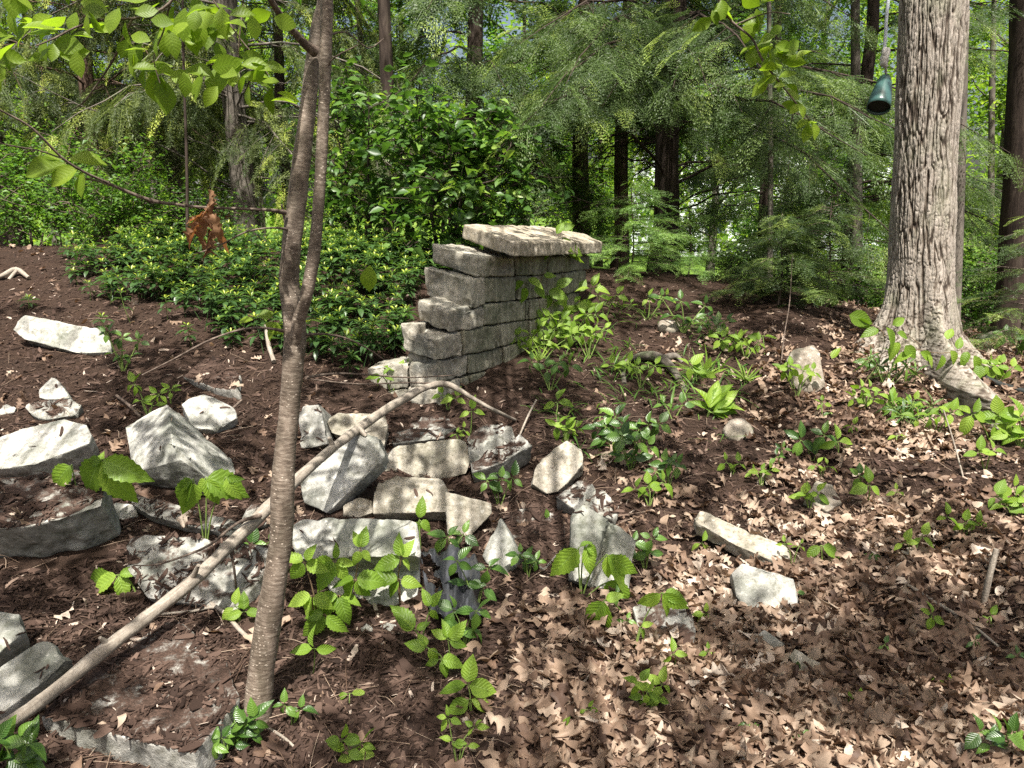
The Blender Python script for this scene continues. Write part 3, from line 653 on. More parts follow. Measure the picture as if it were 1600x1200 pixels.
SPR_H = [spray_tpl(10, 6, 52, .42, s, nl=.06, nw=.0085) for s in range(4)]
SPR_L = [spray_tpl(9, 3, 52, .42, s, nl=.09, nw=.016) for s in range(4)]
SPR_S = [spray_tpl(12, 4, 38, .2, s, droop=.05, nl=.07, nw=.010) for s in range(4)]
def inst_many(acc, tpls, D, T, S, rnd, roll=None, up=(0, 0, 1)):
    N_ = len(T); k = rng.integers(0, len(tpls), N_); Fm = frames(D, roll, up)
    S = np.broadcast_to(np.asarray(S, float), (N_,)); rnd = np.broadcast_to(rnd, (N_,))
    for i, tp in enumerate(tpls):
        m = k == i; acc.inst(tp, Fm[m], np.asarray(T)[m], rnd[m], S[m])
def conifer(name, label, u, Y, r, H, z0, blen, nb, kind='h', zdense=5.2, spray=.36, bark='bark_dark', lean=(0, 0), dead=0, group="conifers beyond the wall", dens=1.0, mat=None, azr=None):
    x = gx0(u, Y); zb = gz1(x, Y); root = thing(name, label, "tree", (x, Y, zb - .1), group)
    tr = Acc(); P = []
    for k in range(14):
        t = k / 13; P.append((x + lean[0] * t * H + .03 * math.sin(k * 1.7), Y + lean[1] * t * H, zb - .15 + t * H))
    P = np.array(P); tt = np.linspace(0, 1, 14)
    tube(tr, P, r * (1 - .75 * tt) * (1 + .5 * np.exp(-tt * 40)), 14, wob=.18, ws=6, seed=int(u))
    fol = Acc(); tp = {'h': SPR_H, 's': SPR_S, 'l': SPR_L}[kind]
    D = []; T = []; S = []; RN = []
    for b in range(nb + dead):
        isd = b >= nb
        zz = (z0 + (H * .95 - z0) * ((b + random.random()) / max(nb, 1)) ** 1.5) if not isd else random.uniform(.6, z0 + 1.2)
        az = random.uniform(0, 2 * math.pi) if azr is None else random.uniform(*azr); t0 = zz / H
        p0 = np.array([x + lean[0] * zz, Y + lean[1] * zz, zb + zz]); L = blen * (1 - t0) ** .6 * random.uniform(.65, 1.1)
        if isd: L *= random.uniform(.35, .85)
        d = np.array([math.cos(az), math.sin(az), 0]); side = np.array([-d[1], d[0], 0]); m = 9; pts = []; cv = random.uniform(-.15, .15); rise = random.uniform(.0, .35) if not isd else random.uniform(.1, .7); dr = random.uniform(.35, .6) if not isd else random.uniform(0, .5)
        for k in range(m):
            t = k / (m - 1); pts.append(p0 + d * L * t + side * cv * L * t * t + np.array([0, 0, L * (rise * t - dr * t * t)]) + np.array([0, 0, .025 * math.sin(k * 2.3 + b)]))
        pts = np.array(pts); rb = .022 * (L / 3) ** .7 * (r / .15) ** .3
        tube(tr, pts, np.linspace(rb, .003, m), 5, cap=False)
        if isd:
            for q in range(5):
                k = random.randint(2, m - 2); e = pts[k] + (d * .4 + side * random.choice((-1, 1)) * .5 + np.array([0, 0, random.uniform(-.3, .2)])) * random.uniform(.2, .6)
                tube(tr, smooth_path([pts[k], (pts[k] + e) / 2 + np.array([0, 0, .03]), e], 2), np.linspace(.005, .0015, 5), 4, cap=False)
            continue
        lowd = zz < zdense
        ns = int((L / (.11 if lowd else .3)) * dens)
        for k in range(ns):
            t = .18 + .82 * (k + random.random()) / ns; f = t * (m - 1); i0 = min(int(f), m - 2); p = pts[i0] * (1 - (f - i0)) + pts[i0 + 1] * (f - i0)
            tang = pts[i0 + 1] - pts[i0]; tang /= np.linalg.norm(tang)
            for sg in (-1, 1):
                sl = (.65 * L * (1 - t) * .45 + .18) * random.uniform(.5, 1.2); dd = tang * .75 + side * sg * random.uniform(.5, .9) + np.array([0, 0, random.uniform(-.25, .1)]); dd /= np.linalg.norm(dd)
                e = p + dd * sl + np.array([0, 0, -.22 * sl])
                nsp = max(1, int(sl / .17))
                if sl > .35 and random.random() < .5: tube(tr, np.array([p, (p + e) / 2 + [0, 0, .02], e]), np.array([.005, .003, .0015]), 3, cap=False)
                for j in range(nsp):
                    tj = (j + random.random() * .8 + .2) / nsp; c = p * (1 - tj) + e * tj
                    if kind == 's':
                        D.append(dd * random.uniform(.3, 1.1) + np.array([random.uniform(-.3, .3), random.uniform(-.3, .3), -random.uniform(.25, 1)])); S.append(spray * random.uniform(.6, 1.5))
                    else:
                        D.append(dd + side * random.uniform(-.5, .5) + np.array([0, 0, random.uniform(-.55, .0)])); S.append(spray * random.uniform(.65, 1.2) * (1 if lowd else 1.8))
                    T.append(c); RN.append(min(1, max(0, random.gauss(.5, .22) + (.35 if tj > .85 and random.random() < .35 else 0))))
    T = np.array(T); D = np.array(D)
    inst_many(fol, tp, D, T, np.array(S), np.array(RN), roll=rng.normal(0, .35, len(T)))
    tr.build("trunk", M[bark], root); fol.build("crown", M[mat or ('spruce' if kind == 's' else 'needle')], root)
    return root
LF3 = [leaf_tpl(3, .55, .2, d) for d in (.05, .25, .4)]
LF2 = [leaf_tpl(2, .6, .25, d) for d in (.05, .3)]
def broadleaf(name, label, cat, u, Y, r, H, z0, cr, nl, ls, mat, bark='bark_grey', group=None, lean=(0, 0), nlimb=12, stems=1, zmax=None, lod=LF2, twig=1.0, loc=None, azr=None, trunkwob=.02):
    if loc is None: x = gx0(u, Y)
    else: x, Y = loc
    zb = gz1(x, Y); root = thing(name, label, cat, (x, Y, zb - .05), group); tr = Acc(); an = []
    for s in range(stems):
        sx = random.uniform(-.25, .25) * (stems > 1); sy = random.uniform(-.2, .2) * (stems > 1)
        P = [np.array([x + sx * .3 + lean[0] * t * H + sx * 2 * t * (stems > 1) + trunkwob * H * .3 * math.sin(t * 7 + s), Y + sy * .3 + lean[1] * t * H + sy * 2 * t, zb - .1 + H * t]) for t in np.linspace(0, 1, 12)]
        P = np.array(P); tube(tr, P, r * (1 - .8 * np.linspace(0, 1, 12)) * (1 + .4 * np.exp(-np.linspace(0, 1, 12) * 30)), 10, wob=.12, ws=7, seed=int(abs(x) * 9))
        for b in range(nlimb):
            t = (z0 + (H - z0) * (b + random.random()) / nlimb) / H; f = min(t, .999) * 11; i0 = int(f); p = P[i0] * (1 - f + i0) + P[i0 + 1] * (f - i0)
            az = random.uniform(0, 6.283) if azr is None else random.uniform(*azr); L = cr * random.uniform(.55, 1.1) * (1 - .35 * t); q = p + np.array([math.cos(az) * L, math.sin(az) * L, L * random.uniform(.1, .7)])
            mid = (p + q) / 2 + rng.normal(0, .06, 3) * L
            pp = smooth_path([p, mid, q], 4); tube(tr, pp, np.linspace(r * .3, r * .06 + .002, len(pp)), 5, cap=False)
            for w in range(int(7 * twig)):
                k = random.randint(2, len(pp) - 1); e = pp[k] + rng.normal(0, .28, 3) * L * np.array([1, 1, .6]) + (q - p) * .15
                tube(tr, np.array([pp[k], (pp[k] + e) / 2 + rng.normal(0, .03, 3), e]), np.array([.006, .004, .002]) * (1 + r * 4), 3, cap=False)
                an += [(pp[k] * (1 - s_) + e * s_, e - pp[k]) for s_ in (.45, .7, .9, 1.05)]
    an_p = np.array([a_[0] for a_ in an]); an_d = norm(np.array([a_[1] for a_ in an]))
    k = rng.integers(0, len(an_p), nl); T = an_p[k] + rng.normal(0, (.05 if cat == 'shrub' else .075) * (1 + cr * .5), (nl, 3)); D = an_d[k] * .4 + rdir(nl, -.45, .15)
    ok = T[:, 2] > gz(T[:, 0], T[:, 1]) + .03
    if zmax: ok &= T[:, 2] < zmax
    T = T[ok]; D = D[ok]; fo = Acc(); inst_many(fo, lod, D, T, ls * rng.uniform(.6, 1.25, len(T)), np.clip(rng.normal(.5, .25, len(T)), 0, 1), roll=rng.normal(0, .5, len(T)))
    tr.build("trunk" if cat == "tree" else "stems", M[bark], root); fo.build("crown" if cat == "tree" else "foliage", M[mat], root); return root

conifer("hemlock_tree", "dark-trunked hemlock with low bare limbs standing just behind the wall's far end", 1036, 9.0, .16, 10, 1.75, 3.6, 60, 'h', dead=44, dens=.85)
conifer("hemlock_tree", "hemlock with reddish-brown trunk between the leafy shrub and the dark-trunked hemlock", 905, 12.5, .15, 11, 2.6, 3.0, 30, 'l', dead=9, bark='bark_brown', spray=.45)
conifer("hemlock_tree", "slim brown hemlock trunk next to the dark-trunked hemlock", 967, 11.0, .11, 10, 2.4, 2.4, 26, 'l', dead=10, bark='bark_brown', spray=.42)
conifer("hemlock_tree", "hemlock whose green boughs hang behind the teal feeder", 1325, 9.5, .10, 9, 1.2, 2.7, 38, 'h', dead=5, dens=.75)
conifer("hemlock_tree", "hemlock boughs filling the gap above the leafy shrub", 745, 10.5, .14, 10, 1.5, 3.1, 34, 'l', dead=8, spray=.42)
conifer("hemlock_tree", "slender hemlock beyond the thin pale trunk", 1190, 12.5, .10, 9, 1.4, 2.5, 28, 'l', dead=6, spray=.42)
SG = "drooping spruces on the far bank"
conifer("spruce_tree", "drooping spruce with stout gray-brown trunk beyond the ground cover", 385, 9.3, .15, 11, 1.5, 2.7, 40, 's', dead=20, bark='bark_grey', spray=.34, group=SG)
conifer("spruce_tree", "drooping spruce with narrow brown trunk behind the lily-like clump", 170, 9.8, .11, 10, 1.6, 2.5, 40, 's', dead=10, bark='bark_brown', spray=.34, group=SG)
conifer("spruce_tree", "drooping spruce farthest along the bank from the wall", 20, 10.5, .14, 10, 1.6, 2.8, 36, 's', dead=8, spray=.36, group=SG)
conifer("spruce_tree", "shadowy drooping spruce whose trunk shows just left of the sapling fork", 455, 11.5, .09, 10, 1.7, 2.6, 30, 's', dead=10, spray=.4, group=SG)
conifer("spruce_tree", "drooping spruce between the stout-trunked and the narrow-trunked spruces", 285, 12.0, .12, 10, 1.5, 2.7, 34, 's', dead=8, spray=.42, group=SG)
conifer("spruce_tree", "sparse spruce seen through the gap beside the leafy shrub", 575, 13.0, .06, 10, 2.3, 2.6, 24, 's', dead=10, spray=.45, group=SG)
# young conifers low down
def young_conifer(name, label, u, v, Y, H, br, nb, mat, sp, bark='twig', lean=(0, 0), group=None, n=1.0):
    x = at(u, v, Y).x; zb = gz1(x, Y); root = thing(name, label, "young tree", (x, Y, zb), group); tr = Acc(); fo = Acc()
    P = np.array([(x + lean[0] * t + .02 * math.sin(5 * t), Y + lean[1] * t, zb - .03 + H * t) for t in np.linspace(0, 1, 8)]); tube(tr, P, np.linspace(.012, .003, 8), 6)
    T = []; D = []
    for b in range(nb):
        t = .12 + .85 * b / nb; p = np.array([x + lean[0] * t, Y + lean[1] * t, zb + H * t]); az = random.uniform(0, 6.28); L = br * (1.05 - t) * random.uniform(.7, 1.1) + .08; d = np.array([math.cos(az), math.sin(az), .05])
        q = p + d * L + [0, 0, -.12 * L]; tube(tr, np.array([p, (p + q) / 2 + [0, 0, .03], q]), np.array([.005, .003, .0015]), 4, cap=False)
        for k in range(int(L / .05 * n)):
            s = random.random(); T.append(p * (1 - s) + q * s + [0, 0, .03 * s * (1 - s) * 4 - .0]); sd_ = np.cross(d, [0, 0, 1]) * random.choice((-1, 1)); D.append(d * .8 + sd_ * random.uniform(.1, 1) + np.array([0, 0, random.uniform(-.4, .1)]))
    T = np.array(T); inst_many(fo, SPR_H, np.array(D), T, sp * rng.uniform(.6, 1.2, len(T)), rng.uniform(0, 1, len(T)), roll=rng.normal(0, .3, len(T)))
    tr.build("trunk", M[bark], root); fo.build("crown", M[mat], root); return root
young_conifer("young_hemlock", "young hemlock with bright new needles behind the capstone's far end", 985, 440, 7.6, .95, 1.0, 30, 'fresh', .22)
young_conifer("young_hemlock", "pale fresh-tipped young hemlock arching beside the dark-trunked hemlock's foot", 1075, 430, 7.9, .8, .75, 22, 'fresh', .2)
young_conifer("young_hemlock", "young dusky-green hemlock at the foot of the thin pale trunk", 1215, 475, 6.2, .75, .55, 40, 'needle', .2, n=1.6)
young_conifer("young_hemlock", "small feathery hemlock between the pale trunk and the large furrowed tree", 1290, 455, 6.6, .95, .6, 36, 'needle', .2, n=1.3)
young_conifer("young_hemlock", "feathery young hemlock poking out beside the furrowed trunk's far root", 1600, 470, 6.0, 1.2, .7, 26, 'needle', .2)

broadleaf("leafy_shrub", "large leafy shrub with heart-shaped bright leaves behind the broken end of the wall", "shrub", 692, 6.8, .022, 1.35, .15, .80, 2500, .115, 'shrubleaf', 'bark_dark', nlimb=9, stems=4, lod=LF3, twig=1.3)
broadleaf("leafy_shrub", "loose leafy shrub filling the gap between sapling fork and the large leafy shrub", "shrub", 578, 7.2, .018, 1.5, .3, .5, 950, .10, 'shrubleaf', 'bark_dark', nlimb=8, stems=3, lod=LF3)
LG = "low shrubs along the top of the bank"
broadleaf("low_shrub", "light green small-leaved shrub behind the blue-green lily-like clump", "shrub", 50, 8.2, .012, 1.15, .15, .8, 4200, .06, 'midleaf', 'twig', group=LG, nlimb=8, stems=4)
broadleaf("low_shrub", "light green small-leaved shrub behind the tall folded leaves", "shrub", 165, 8.0, .012, .8, .1, .65, 3400, .06, 'midleaf', 'twig', group=LG, nlimb=8, stems=4)
broadleaf("low_shrub", "darker small-leaved shrub at the foot of the stout-trunked spruce", "shrub", 280, 8.4, .012, .55, .1, .6, 2200, .055, 'shrubleaf', 'twig', group=LG, nlimb=7, stems=4)
UG = "spring-green trees in the far wood"
far = [(90,16,'spring',"spring-green tree glimpsed beyond the farthest drooping spruce"),(250,15,'spring',"yellow-green tree seen between the two brown-trunked spruces"),(410,17,'spring',"pale yellow-green tree behind the stout-trunked spruce"),
 (540,18,'spring',"pale tree filling the bright gap above the sapling fork"),(640,15,'midleaf',"spring-green tree rising directly behind the large leafy shrub"),(820,17,'midleaf',"green tree in the gap above the capstones"),
 (935,20,'spring',"yellow-green tree between the two brown hemlock trunks"),(1110,17,'midleaf',"green tree just past the dark-trunked hemlock"),(1260,16,'midleaf',"green tree behind the thin pale trunk"),
 (1385,18,'spring',"yellow-green tree behind the teal feeder"),(1545,13,'spring',"bright young tree between the furrowed trunk and the dark trunk at the edge"),(1640,15,'midleaf',"green tree past the dark edge trunk")]
for (u, Y, mt, lb) in far:
    broadleaf("woodland_tree", lb, "tree", u, Y, .10, 6.5, .8, 2.1, 8500, .105, mt, random.choice(('bark_grey', 'bark_dark')), group=UG, nlimb=16)
for (u, Y, h, mt, lb) in [(1380,8.8,.75,'midleaf',"leafy shrub in shade beside the furrowed trunk"),(1560,8.4,.9,'midleaf',"shaded shrub under the dark edge trunk"),(1180,10.5,.55,'midleaf',"low green shrub on the rim beyond the dark soil"),(1310,11.5,.6,'spring',"yellow-green low shrub in front of the lawn"),(880,11,.7,'midleaf',"low shrub seen past the capstones"),(1480,11,.8,'shrubleaf',"dim shrub right behind the furrowed trunk")]:
    broadleaf("low_shrub", lb, "shrub", u, Y, .012, h, .1, .7, 2200, .065, mt, 'twig', group="low shrubs at the wood's edge", nlimb=7, stems=4)

def plain_trunk(name, label, u0, u1, Y, r, H, bark, cat="tree", wob=.12):
    x0 = gx0(u0, Y); x1 = at(u1, 0, Y).x; zt = at(u1, 0, Y).z; zb = gz1(x0, Y); root = thing(name, label, cat, (x0, Y, zb - .1), None); tr = Acc()
    sl = (x1 - x0) / (zt - zb); P = np.array([(x0 + sl * t * H + .012 * math.sin(9 * t), Y, zb - .15 + H * t) for t in np.linspace(0, 1, 22)]); tt = np.linspace(0, 1, 22)
    tube(tr, P, r * (1 - .6 * tt) * (1 + .45 * np.exp(-tt * 30)), 20 if r > .1 else 10, wob=wob, ws=6, seed=int(u0)); 
    an = []
    for b in range(9):
        t = random.uniform(.55, 1); p = P[int(t * 21)]; az = random.uniform(0, 6.28); L = random.uniform(.8, 1.8); q = p + np.array([math.cos(az) * L, math.sin(az) * L, L * .5]); tube(tr, np.array([p, (p + q) / 2 + [0, 0, .1], q]), np.array([r * .3, r * .2, .008]), 5, cap=False)
        for k in range(130): s = random.uniform(.4, 1.1); an.append(p * (1 - s) + q * s + rng.normal(0, .25, 3))
    fo = Acc(); T = np.array(an); inst_many(fo, LF2, rdir(len(T), -.6, .2), T, .09 * rng.uniform(.6, 1.2, len(T)), rng.uniform(0, 1, len(T)), roll=rng.normal(0, .5, len(T)))
    tr.build("trunk", M[bark], root); fo.build("crown", M['midleaf'], root); return root
plain_trunk("woodland_tree", "thin pale smooth trunk rising behind the dusky young hemlock", 1207, 1205, 7.4, .028, 6, 'bark_grey')
plain_trunk("woodland_tree", "thick dark trunk at the picture's edge past the furrowed tree", 1614, 1614, 7.6, .22, 9, 'bark_dark')
plain_trunk("woodland_tree", "thin trunk standing close behind the furrowed tree on its far side", 1508, 1512, 7.2, .05, 7, 'bark_grey')
plain_trunk("woodland_tree", "short-looking gray trunk in the shade between pale trunk and furrowed tree", 1348, 1340, 9.0, .07, 7, 'bark_grey')
plain_trunk("woodland_tree", "dark trunk foot visible under the loose leafy shrub", 612, 600, 9.0, .09, 8, 'bark_dark')
plain_trunk("woodland_tree", "wiry dark stem rising out of the ground cover", 289, 285, 6.6, .014, 4, 'bark_dark')
plain_trunk("woodland_tree", "lichen-gray slim trunk in the wood behind the edge trunk's sky gap", 1560, 1556, 12, .06, 8, 'bark_grey')

# the far wood as one mass
fa = Acc(); n = 42000; th = rng.uniform(R(-52), R(52), n); rr = rng.uniform(27, 42, n); cl = rdir(n) * rng.uniform(.2, 1.0, n)[:, None]
cx = np.round(th * 14) / 14 + rng.normal(0, .018, n); T = np.stack([np.sin(cx) * rr, np.cos(cx) * rr, .2 + 9.5 * rng.beta(1.1, 1.5, n)], 1) + cl
T[:, 2] = np.maximum(T[:, 2], .1)
inst_many(fa, LF2, rdir(n), T, rng.uniform(.2, .42, n), rng.uniform(0, 1, n))
tag(fa.build("far_woods", M['spring']), kind="stuff")

# pale house and brick outbuilding glimpsed through the trees
def box(acc, x0, x1, y0, y1, z0, z1, rnd=.5):
    V = [(x, y, z) for x in (x0, x1) for y in (y0, y1) for z in (z0, z1)]
    acc.add(V, Q=[(0, 1, 3, 2), (4, 6, 7, 5), (0, 4, 5, 1), (2, 3, 7, 6), (0, 2, 6, 4), (1, 5, 7, 3)], rnd=rnd)
M['siding'] = simple("pale_siding", (.72, .76, .80), .6, .3, 3, .05); M['roof'] = simple("roof_shingle", (.12, .12, .125), .9, .2, 20, .3); M['pane'] = simple("window_pane", (.08, .10, .12), .15, .6, 3, .1); M['trim'] = simple("white_trim", (.78, .78, .76), .5, .3, 5, .05)
def house(name, label, x0, x1, y0, y1, zb, hw, wall_m, wins, cat="house"):
    root = thing(name, label, cat, ((x0 + x1) / 2, (y0 + y1) / 2, zb))
    a = Acc(); box(a, x0, x1, y0, y1, zb - .6, zb + hw)
    k = 0
    while zb + k * .16 < zb + hw and wall_m == 'siding':
        z = zb + k * .16; a.add([(x0, y0 - .018, z), (x1, y0 - .018, z), (x1, y0 - .003, z + .16), (x0, y0 - .003, z + .16), (x0, y0 - .003, z), (x1, y0 - .003, z)], Q=[(0, 1, 2, 3), (0, 4, 5, 1)]); k += 1
    a.build("wall", M[wall_m], root, smooth=False)
    a = Acc(); zm = (y0 + y1) / 2; rh = (y1 - y0) * .3; e = .4
    a.add([(x0 - e, y0 - e, zb + hw), (x1 + e, y0 - e, zb + hw), (x1 + e, zm, zb + hw + rh), (x0 - e, zm, zb + hw + rh), (x0 - e, y1 + e, zb + hw), (x1 + e, y1 + e, zb + hw), (x0 - e, y0 - e, zb + hw - .12), (x1 + e, y0 - e, zb + hw - .12), (x0 - e, y1 + e, zb + hw - .12), (x1 + e, y1 + e, zb + hw - .12)], Q=[(0, 1, 2, 3), (3, 2, 5, 4), (6, 7, 1, 0), (6, 8, 9, 7), (4, 5, 9, 8)], T=[(0, 3, 4), (1, 5, 2), (0, 4, 8), (0, 8, 6), (1, 9, 5), (1, 7, 9)]); a.build("roof", M['roof'], root, smooth=False)
    for (wx, wz, ww, wh) in wins:
        f = Acc(); t = .09; y = y0 - .06
        for bx in ((wx - t, wx, wz - t, wz + wh + t), (wx + ww, wx + ww + t, wz - t, wz + wh + t), (wx, wx + ww, wz - t, wz), (wx, wx + ww, wz + wh, wz + wh + t), (wx, wx + ww, wz + wh / 2 - .02, wz + wh / 2 + .02)): box(f, bx[0], bx[1], y, y0 - .02, zb + bx[2], zb + bx[3])
        fo = f.build("window", M['trim'], root, smooth=False); g = Acc(); box(g, wx, wx + ww, y0 - .035, y0 - .022, zb + wz, zb + wz + wh); go = g.build("pane", M['pane'], None, smooth=False); go.parent = fo; go.data.transform(Matrix.Translation(-root.location))
    return root
hx0, hx1 = gx0(985, 33), gx0(1420, 33)
house("house", "pale blue-gray clapboard house glimpsed through the hemlocks", hx0, hx1, 33, 40, -.2, 5.2, 'siding', [(hx0 + 1.1 + 2.1 * k, z, .9, 1.4) for k in range(5) for z in (.9, 3.3)])
def brick_mat():
    m, nt, out = mat_new("red_brick"); b = N(nt, "ShaderNodeTexBrick"); b.inputs["Scale"].default_value = 4; b.inputs["Color1"].default_value = (.42, .10, .06, 1); b.inputs["Color2"].default_value = (.50, .15, .09, 1); b.inputs["Mortar"].default_value = (.5, .45, .4, 1)
    mp = N(nt, "ShaderNodeMapping"); mp.inputs["Rotation"].default_value = (R(90), 0, 0); nt.links.new(wpos(nt), mp.inputs[0]); nt.links.new(mp.outputs[0], b.inputs["Vector"])
    bsdf(nt, out, b.outputs[0], .85, .2); return m
M['brick'] = brick_mat()
sx0, sx1 = gx0(318, 19), gx0(372, 19)
house("brick_outbuilding", "small red brick outbuilding glimpsed behind the withered hanging leaves", sx0, sx1, 19, 21, gz1(sx0, 19), 1.5, 'brick', [(sx0 + .3, .5, .35, .5)], "outbuilding")
# ---------------------------------------------------------------- the large furrowed tree
TY = 5.0; tx0 = at(1452, 400, TY).x; tx1 = at(1458, 0, TY).x; tzr = at(1458, 0, TY).z; tzb = gz1(tx0, TY)
big = thing("furrowed_tree", "massive pale tree with deeply furrowed bark and flaring roots on the leafy slope", "tree", (tx0, TY, tzb - .1))
nth, nz = 460, 620
hz = np.concatenate([np.linspace(-.35, 1.0, 260, endpoint=False), np.linspace(1.0, 3.2, 300, endpoint=False), np.linspace(3.2, 9, 60)])
TH, HZ = np.meshgrid(np.arange(nth) * 2 * np.pi / nth, hz)
TH = TH.ravel(); HZ = HZ.ravel(); HH = np.maximum(HZ, -.05)
rad = .192 * (1 - .012 * HZ) + .07 * np.exp(-HH / .28)
def lobe(c, w, A, hk): 
    d = np.angle(np.exp(1j * (TH - c))); return A * np.exp(-(d / w) ** 2) * np.exp(-HH / hk)
rad += lobe(R(-98), .15, .52, .16) + lobe(R(-97), .5, .12, .35) + lobe(R(182), .34, .30, .16) + lobe(R(-140), .28, .22, .15) + lobe(R(-25), .3, .15, .15) + lobe(R(60), .4, .3, .15) + lobe(R(120), .4, .3, .15)
lump = fbm(np.stack([np.cos(TH) * 1.3, np.sin(TH) * 1.3, HZ * 1.4], 1), 3, 4); rad += .022 * lump
C0 = np.stack([np.cos(TH), np.sin(TH)], 1)
Pn = np.stack([C0[:, 0] * .19, C0[:, 1] * .19, HZ], 1)
warp = fbm(Pn * np.array([9, 9, 5]), 2, 12)[:, None] * .022
n1 = fbm((Pn + warp) * np.array([50, 50, 3.2]), 2, 21); n2 = fbm((Pn + warp * .6) * np.array([75, 75, 7]), 3, 33); n3 = fbm(Pn * np.array([30, 30, 34]), 2, 44)
crk = np.exp(-(n1 / .12) ** 2); crk2 = np.exp(-(n2 / .07) ** 2) * .5; crx = np.exp(-(n3 / .05) ** 2) * .35
dep = np.maximum.reduce([crk, crk2, crx]); ridge = fbm(Pn * np.array([90, 90, 22]), 3, 51)
fl = np.clip((rad - .215) / .10, 0, 1); PV = np.stack([C0[:, 0] * rad, C0[:, 1] * rad, HZ * .8], 1)
n5 = fbm(PV * 26 + 3, 3, 81); n6 = fbm(PV * 60, 3, 83); dep2 = np.maximum(np.exp(-(n5 / .09) ** 2), .6 * np.exp(-(n6 / .08) ** 2)); dep = dep * (1 - fl * .8) + dep2 * fl * .9
rad = rad - .014 * dep + .004 * ridge + .004 + .012 * fl * fbm(PV * 11, 3, 85)
V = np.stack([tx0 + (tx1 - tx0) * HZ / (tzr - tzb) + C0[:, 0] * rad, TY + C0[:, 1] * rad, tzb + HZ], 1)
a = Acc(); i, j = np.meshgrid(np.arange(nz - 1), np.arange(nth), indexing='ij'); j2 = (j + 1) % nth
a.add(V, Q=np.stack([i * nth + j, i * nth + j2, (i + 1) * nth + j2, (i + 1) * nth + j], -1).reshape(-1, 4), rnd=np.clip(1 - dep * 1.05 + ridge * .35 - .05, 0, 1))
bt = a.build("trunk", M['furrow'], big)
a = Acc(); lz = 3.75
FX, FY = at(1386, 60, 4.6).x, 4.6
limb = smooth_path([(tx0, TY, lz - .35), (tx0 - .25, TY - .12, lz - .05), (FX, FY, lz), (FX - .9, FY - .3, lz + .15), (FX - 2, FY - .6, lz + .7)], 5)
tube(a, limb, np.linspace(.06, .02, len(limb)), 10, wob=.2); a.build("limb", M['bark_grey'], big)

# ---------------------------------------------------------------- hanging feeder
fb = at(1373, 166, FY - .05); ft = at(1384, 118, FY + .05); ax = (ft - fb).normalized()
feeder = thing("hanging_bird_feeder", "teal bell-shaped bird feeder shell with open dark mouth hanging beside the furrowed trunk", "bird feeder", tuple(fb))
M['teal'] = simple("teal_shell", (.035, .085, .075), .25, .6, 12, .25); M['rope'] = simple("gray_rope", (.42, .46, .50), .6, .3, 200, .3, bd=.004); M['cloth'] = simple("white_cloth", (.48, .47, .43), .9, .2, 90, .3, bd=.01); M['seed'] = simple("mouth_shade_and_hose_black", (.015, .018, .016), .7, .2)  # the near-black one stands for shade in the feeder, and colours the hose
A_ = Acc(); T_ = np.array(ax); Xs = np.cross(T_, [0, 1, 0]); Xs /= np.linalg.norm(Xs); Ys = np.cross(T_, Xs); prof = [(0, .074), (.03, .073), (.08, .068), (.13, .060), (.17, .052), (.21, .043), (.235, .034), (.245, .015)]
inner = [(h, max(r - .004, .004)) for h, r in prof][::-1]; al = prof + inner[1:]; al = al; n = 40; VV = []
for h, r in al:
    t = np.arange(n) * 2 * np.pi / n; VV.append(np.array(fb) + T_ * (h * .92 - .012) + r * .88 * (np.cos(t)[:, None] * Xs + np.sin(t)[:, None] * Ys))
VV = np.concatenate(VV); m = len(al); i, j = np.meshgrid(np.arange(m), np.arange(n), indexing='ij'); i2 = (i + 1) % m; j2 = (j + 1) % n
A_.add(VV, Q=np.stack([i * n + j, i * n + j2, i2 * n + j2, i2 * n + j], -1).reshape(-1, 4)); A_.build("shell", M['teal'], feeder)
A_ = Acc(); tube(A_, [np.array(fb) + T_ * h for h in (.004, .03, .1, .19)], [.056, .055, .044, .018], 20); A_.build("mouth_shade", M['seed'], feeder)  # near-black plug standing in for the shade inside the open mouth
A_ = Acc(); kn = at(1382, 90, FY); pth = []
for k in range(60):
    t = k / 59; w = 6.283 * 4.5 * t; pth.append((kn.x + .017 * math.sin(w) * (1 - .3 * t), kn.y + .017 * math.cos(w * .9), kn.z + .028 * math.cos(w * .37) + .02 * math.sin(w * 1.3)))
tube(A_, pth, .013, 8, wob=.35, ws=60); tube(A_, smooth_path([tuple(kn), tuple(at(1384, 104, FY)), tuple(ft)], 3), .007, 6); A_.build("knot", M['cloth'], feeder)
A_ = Acc(); tube(A_, smooth_path([tuple(at(1381, 84, FY)), tuple(at(1384, 50, FY)), tuple(at(1388, 0, FY)), (FX, FY, lz - .02)], 5), .0095, 8); A_.build("rope", M['rope'], feeder)

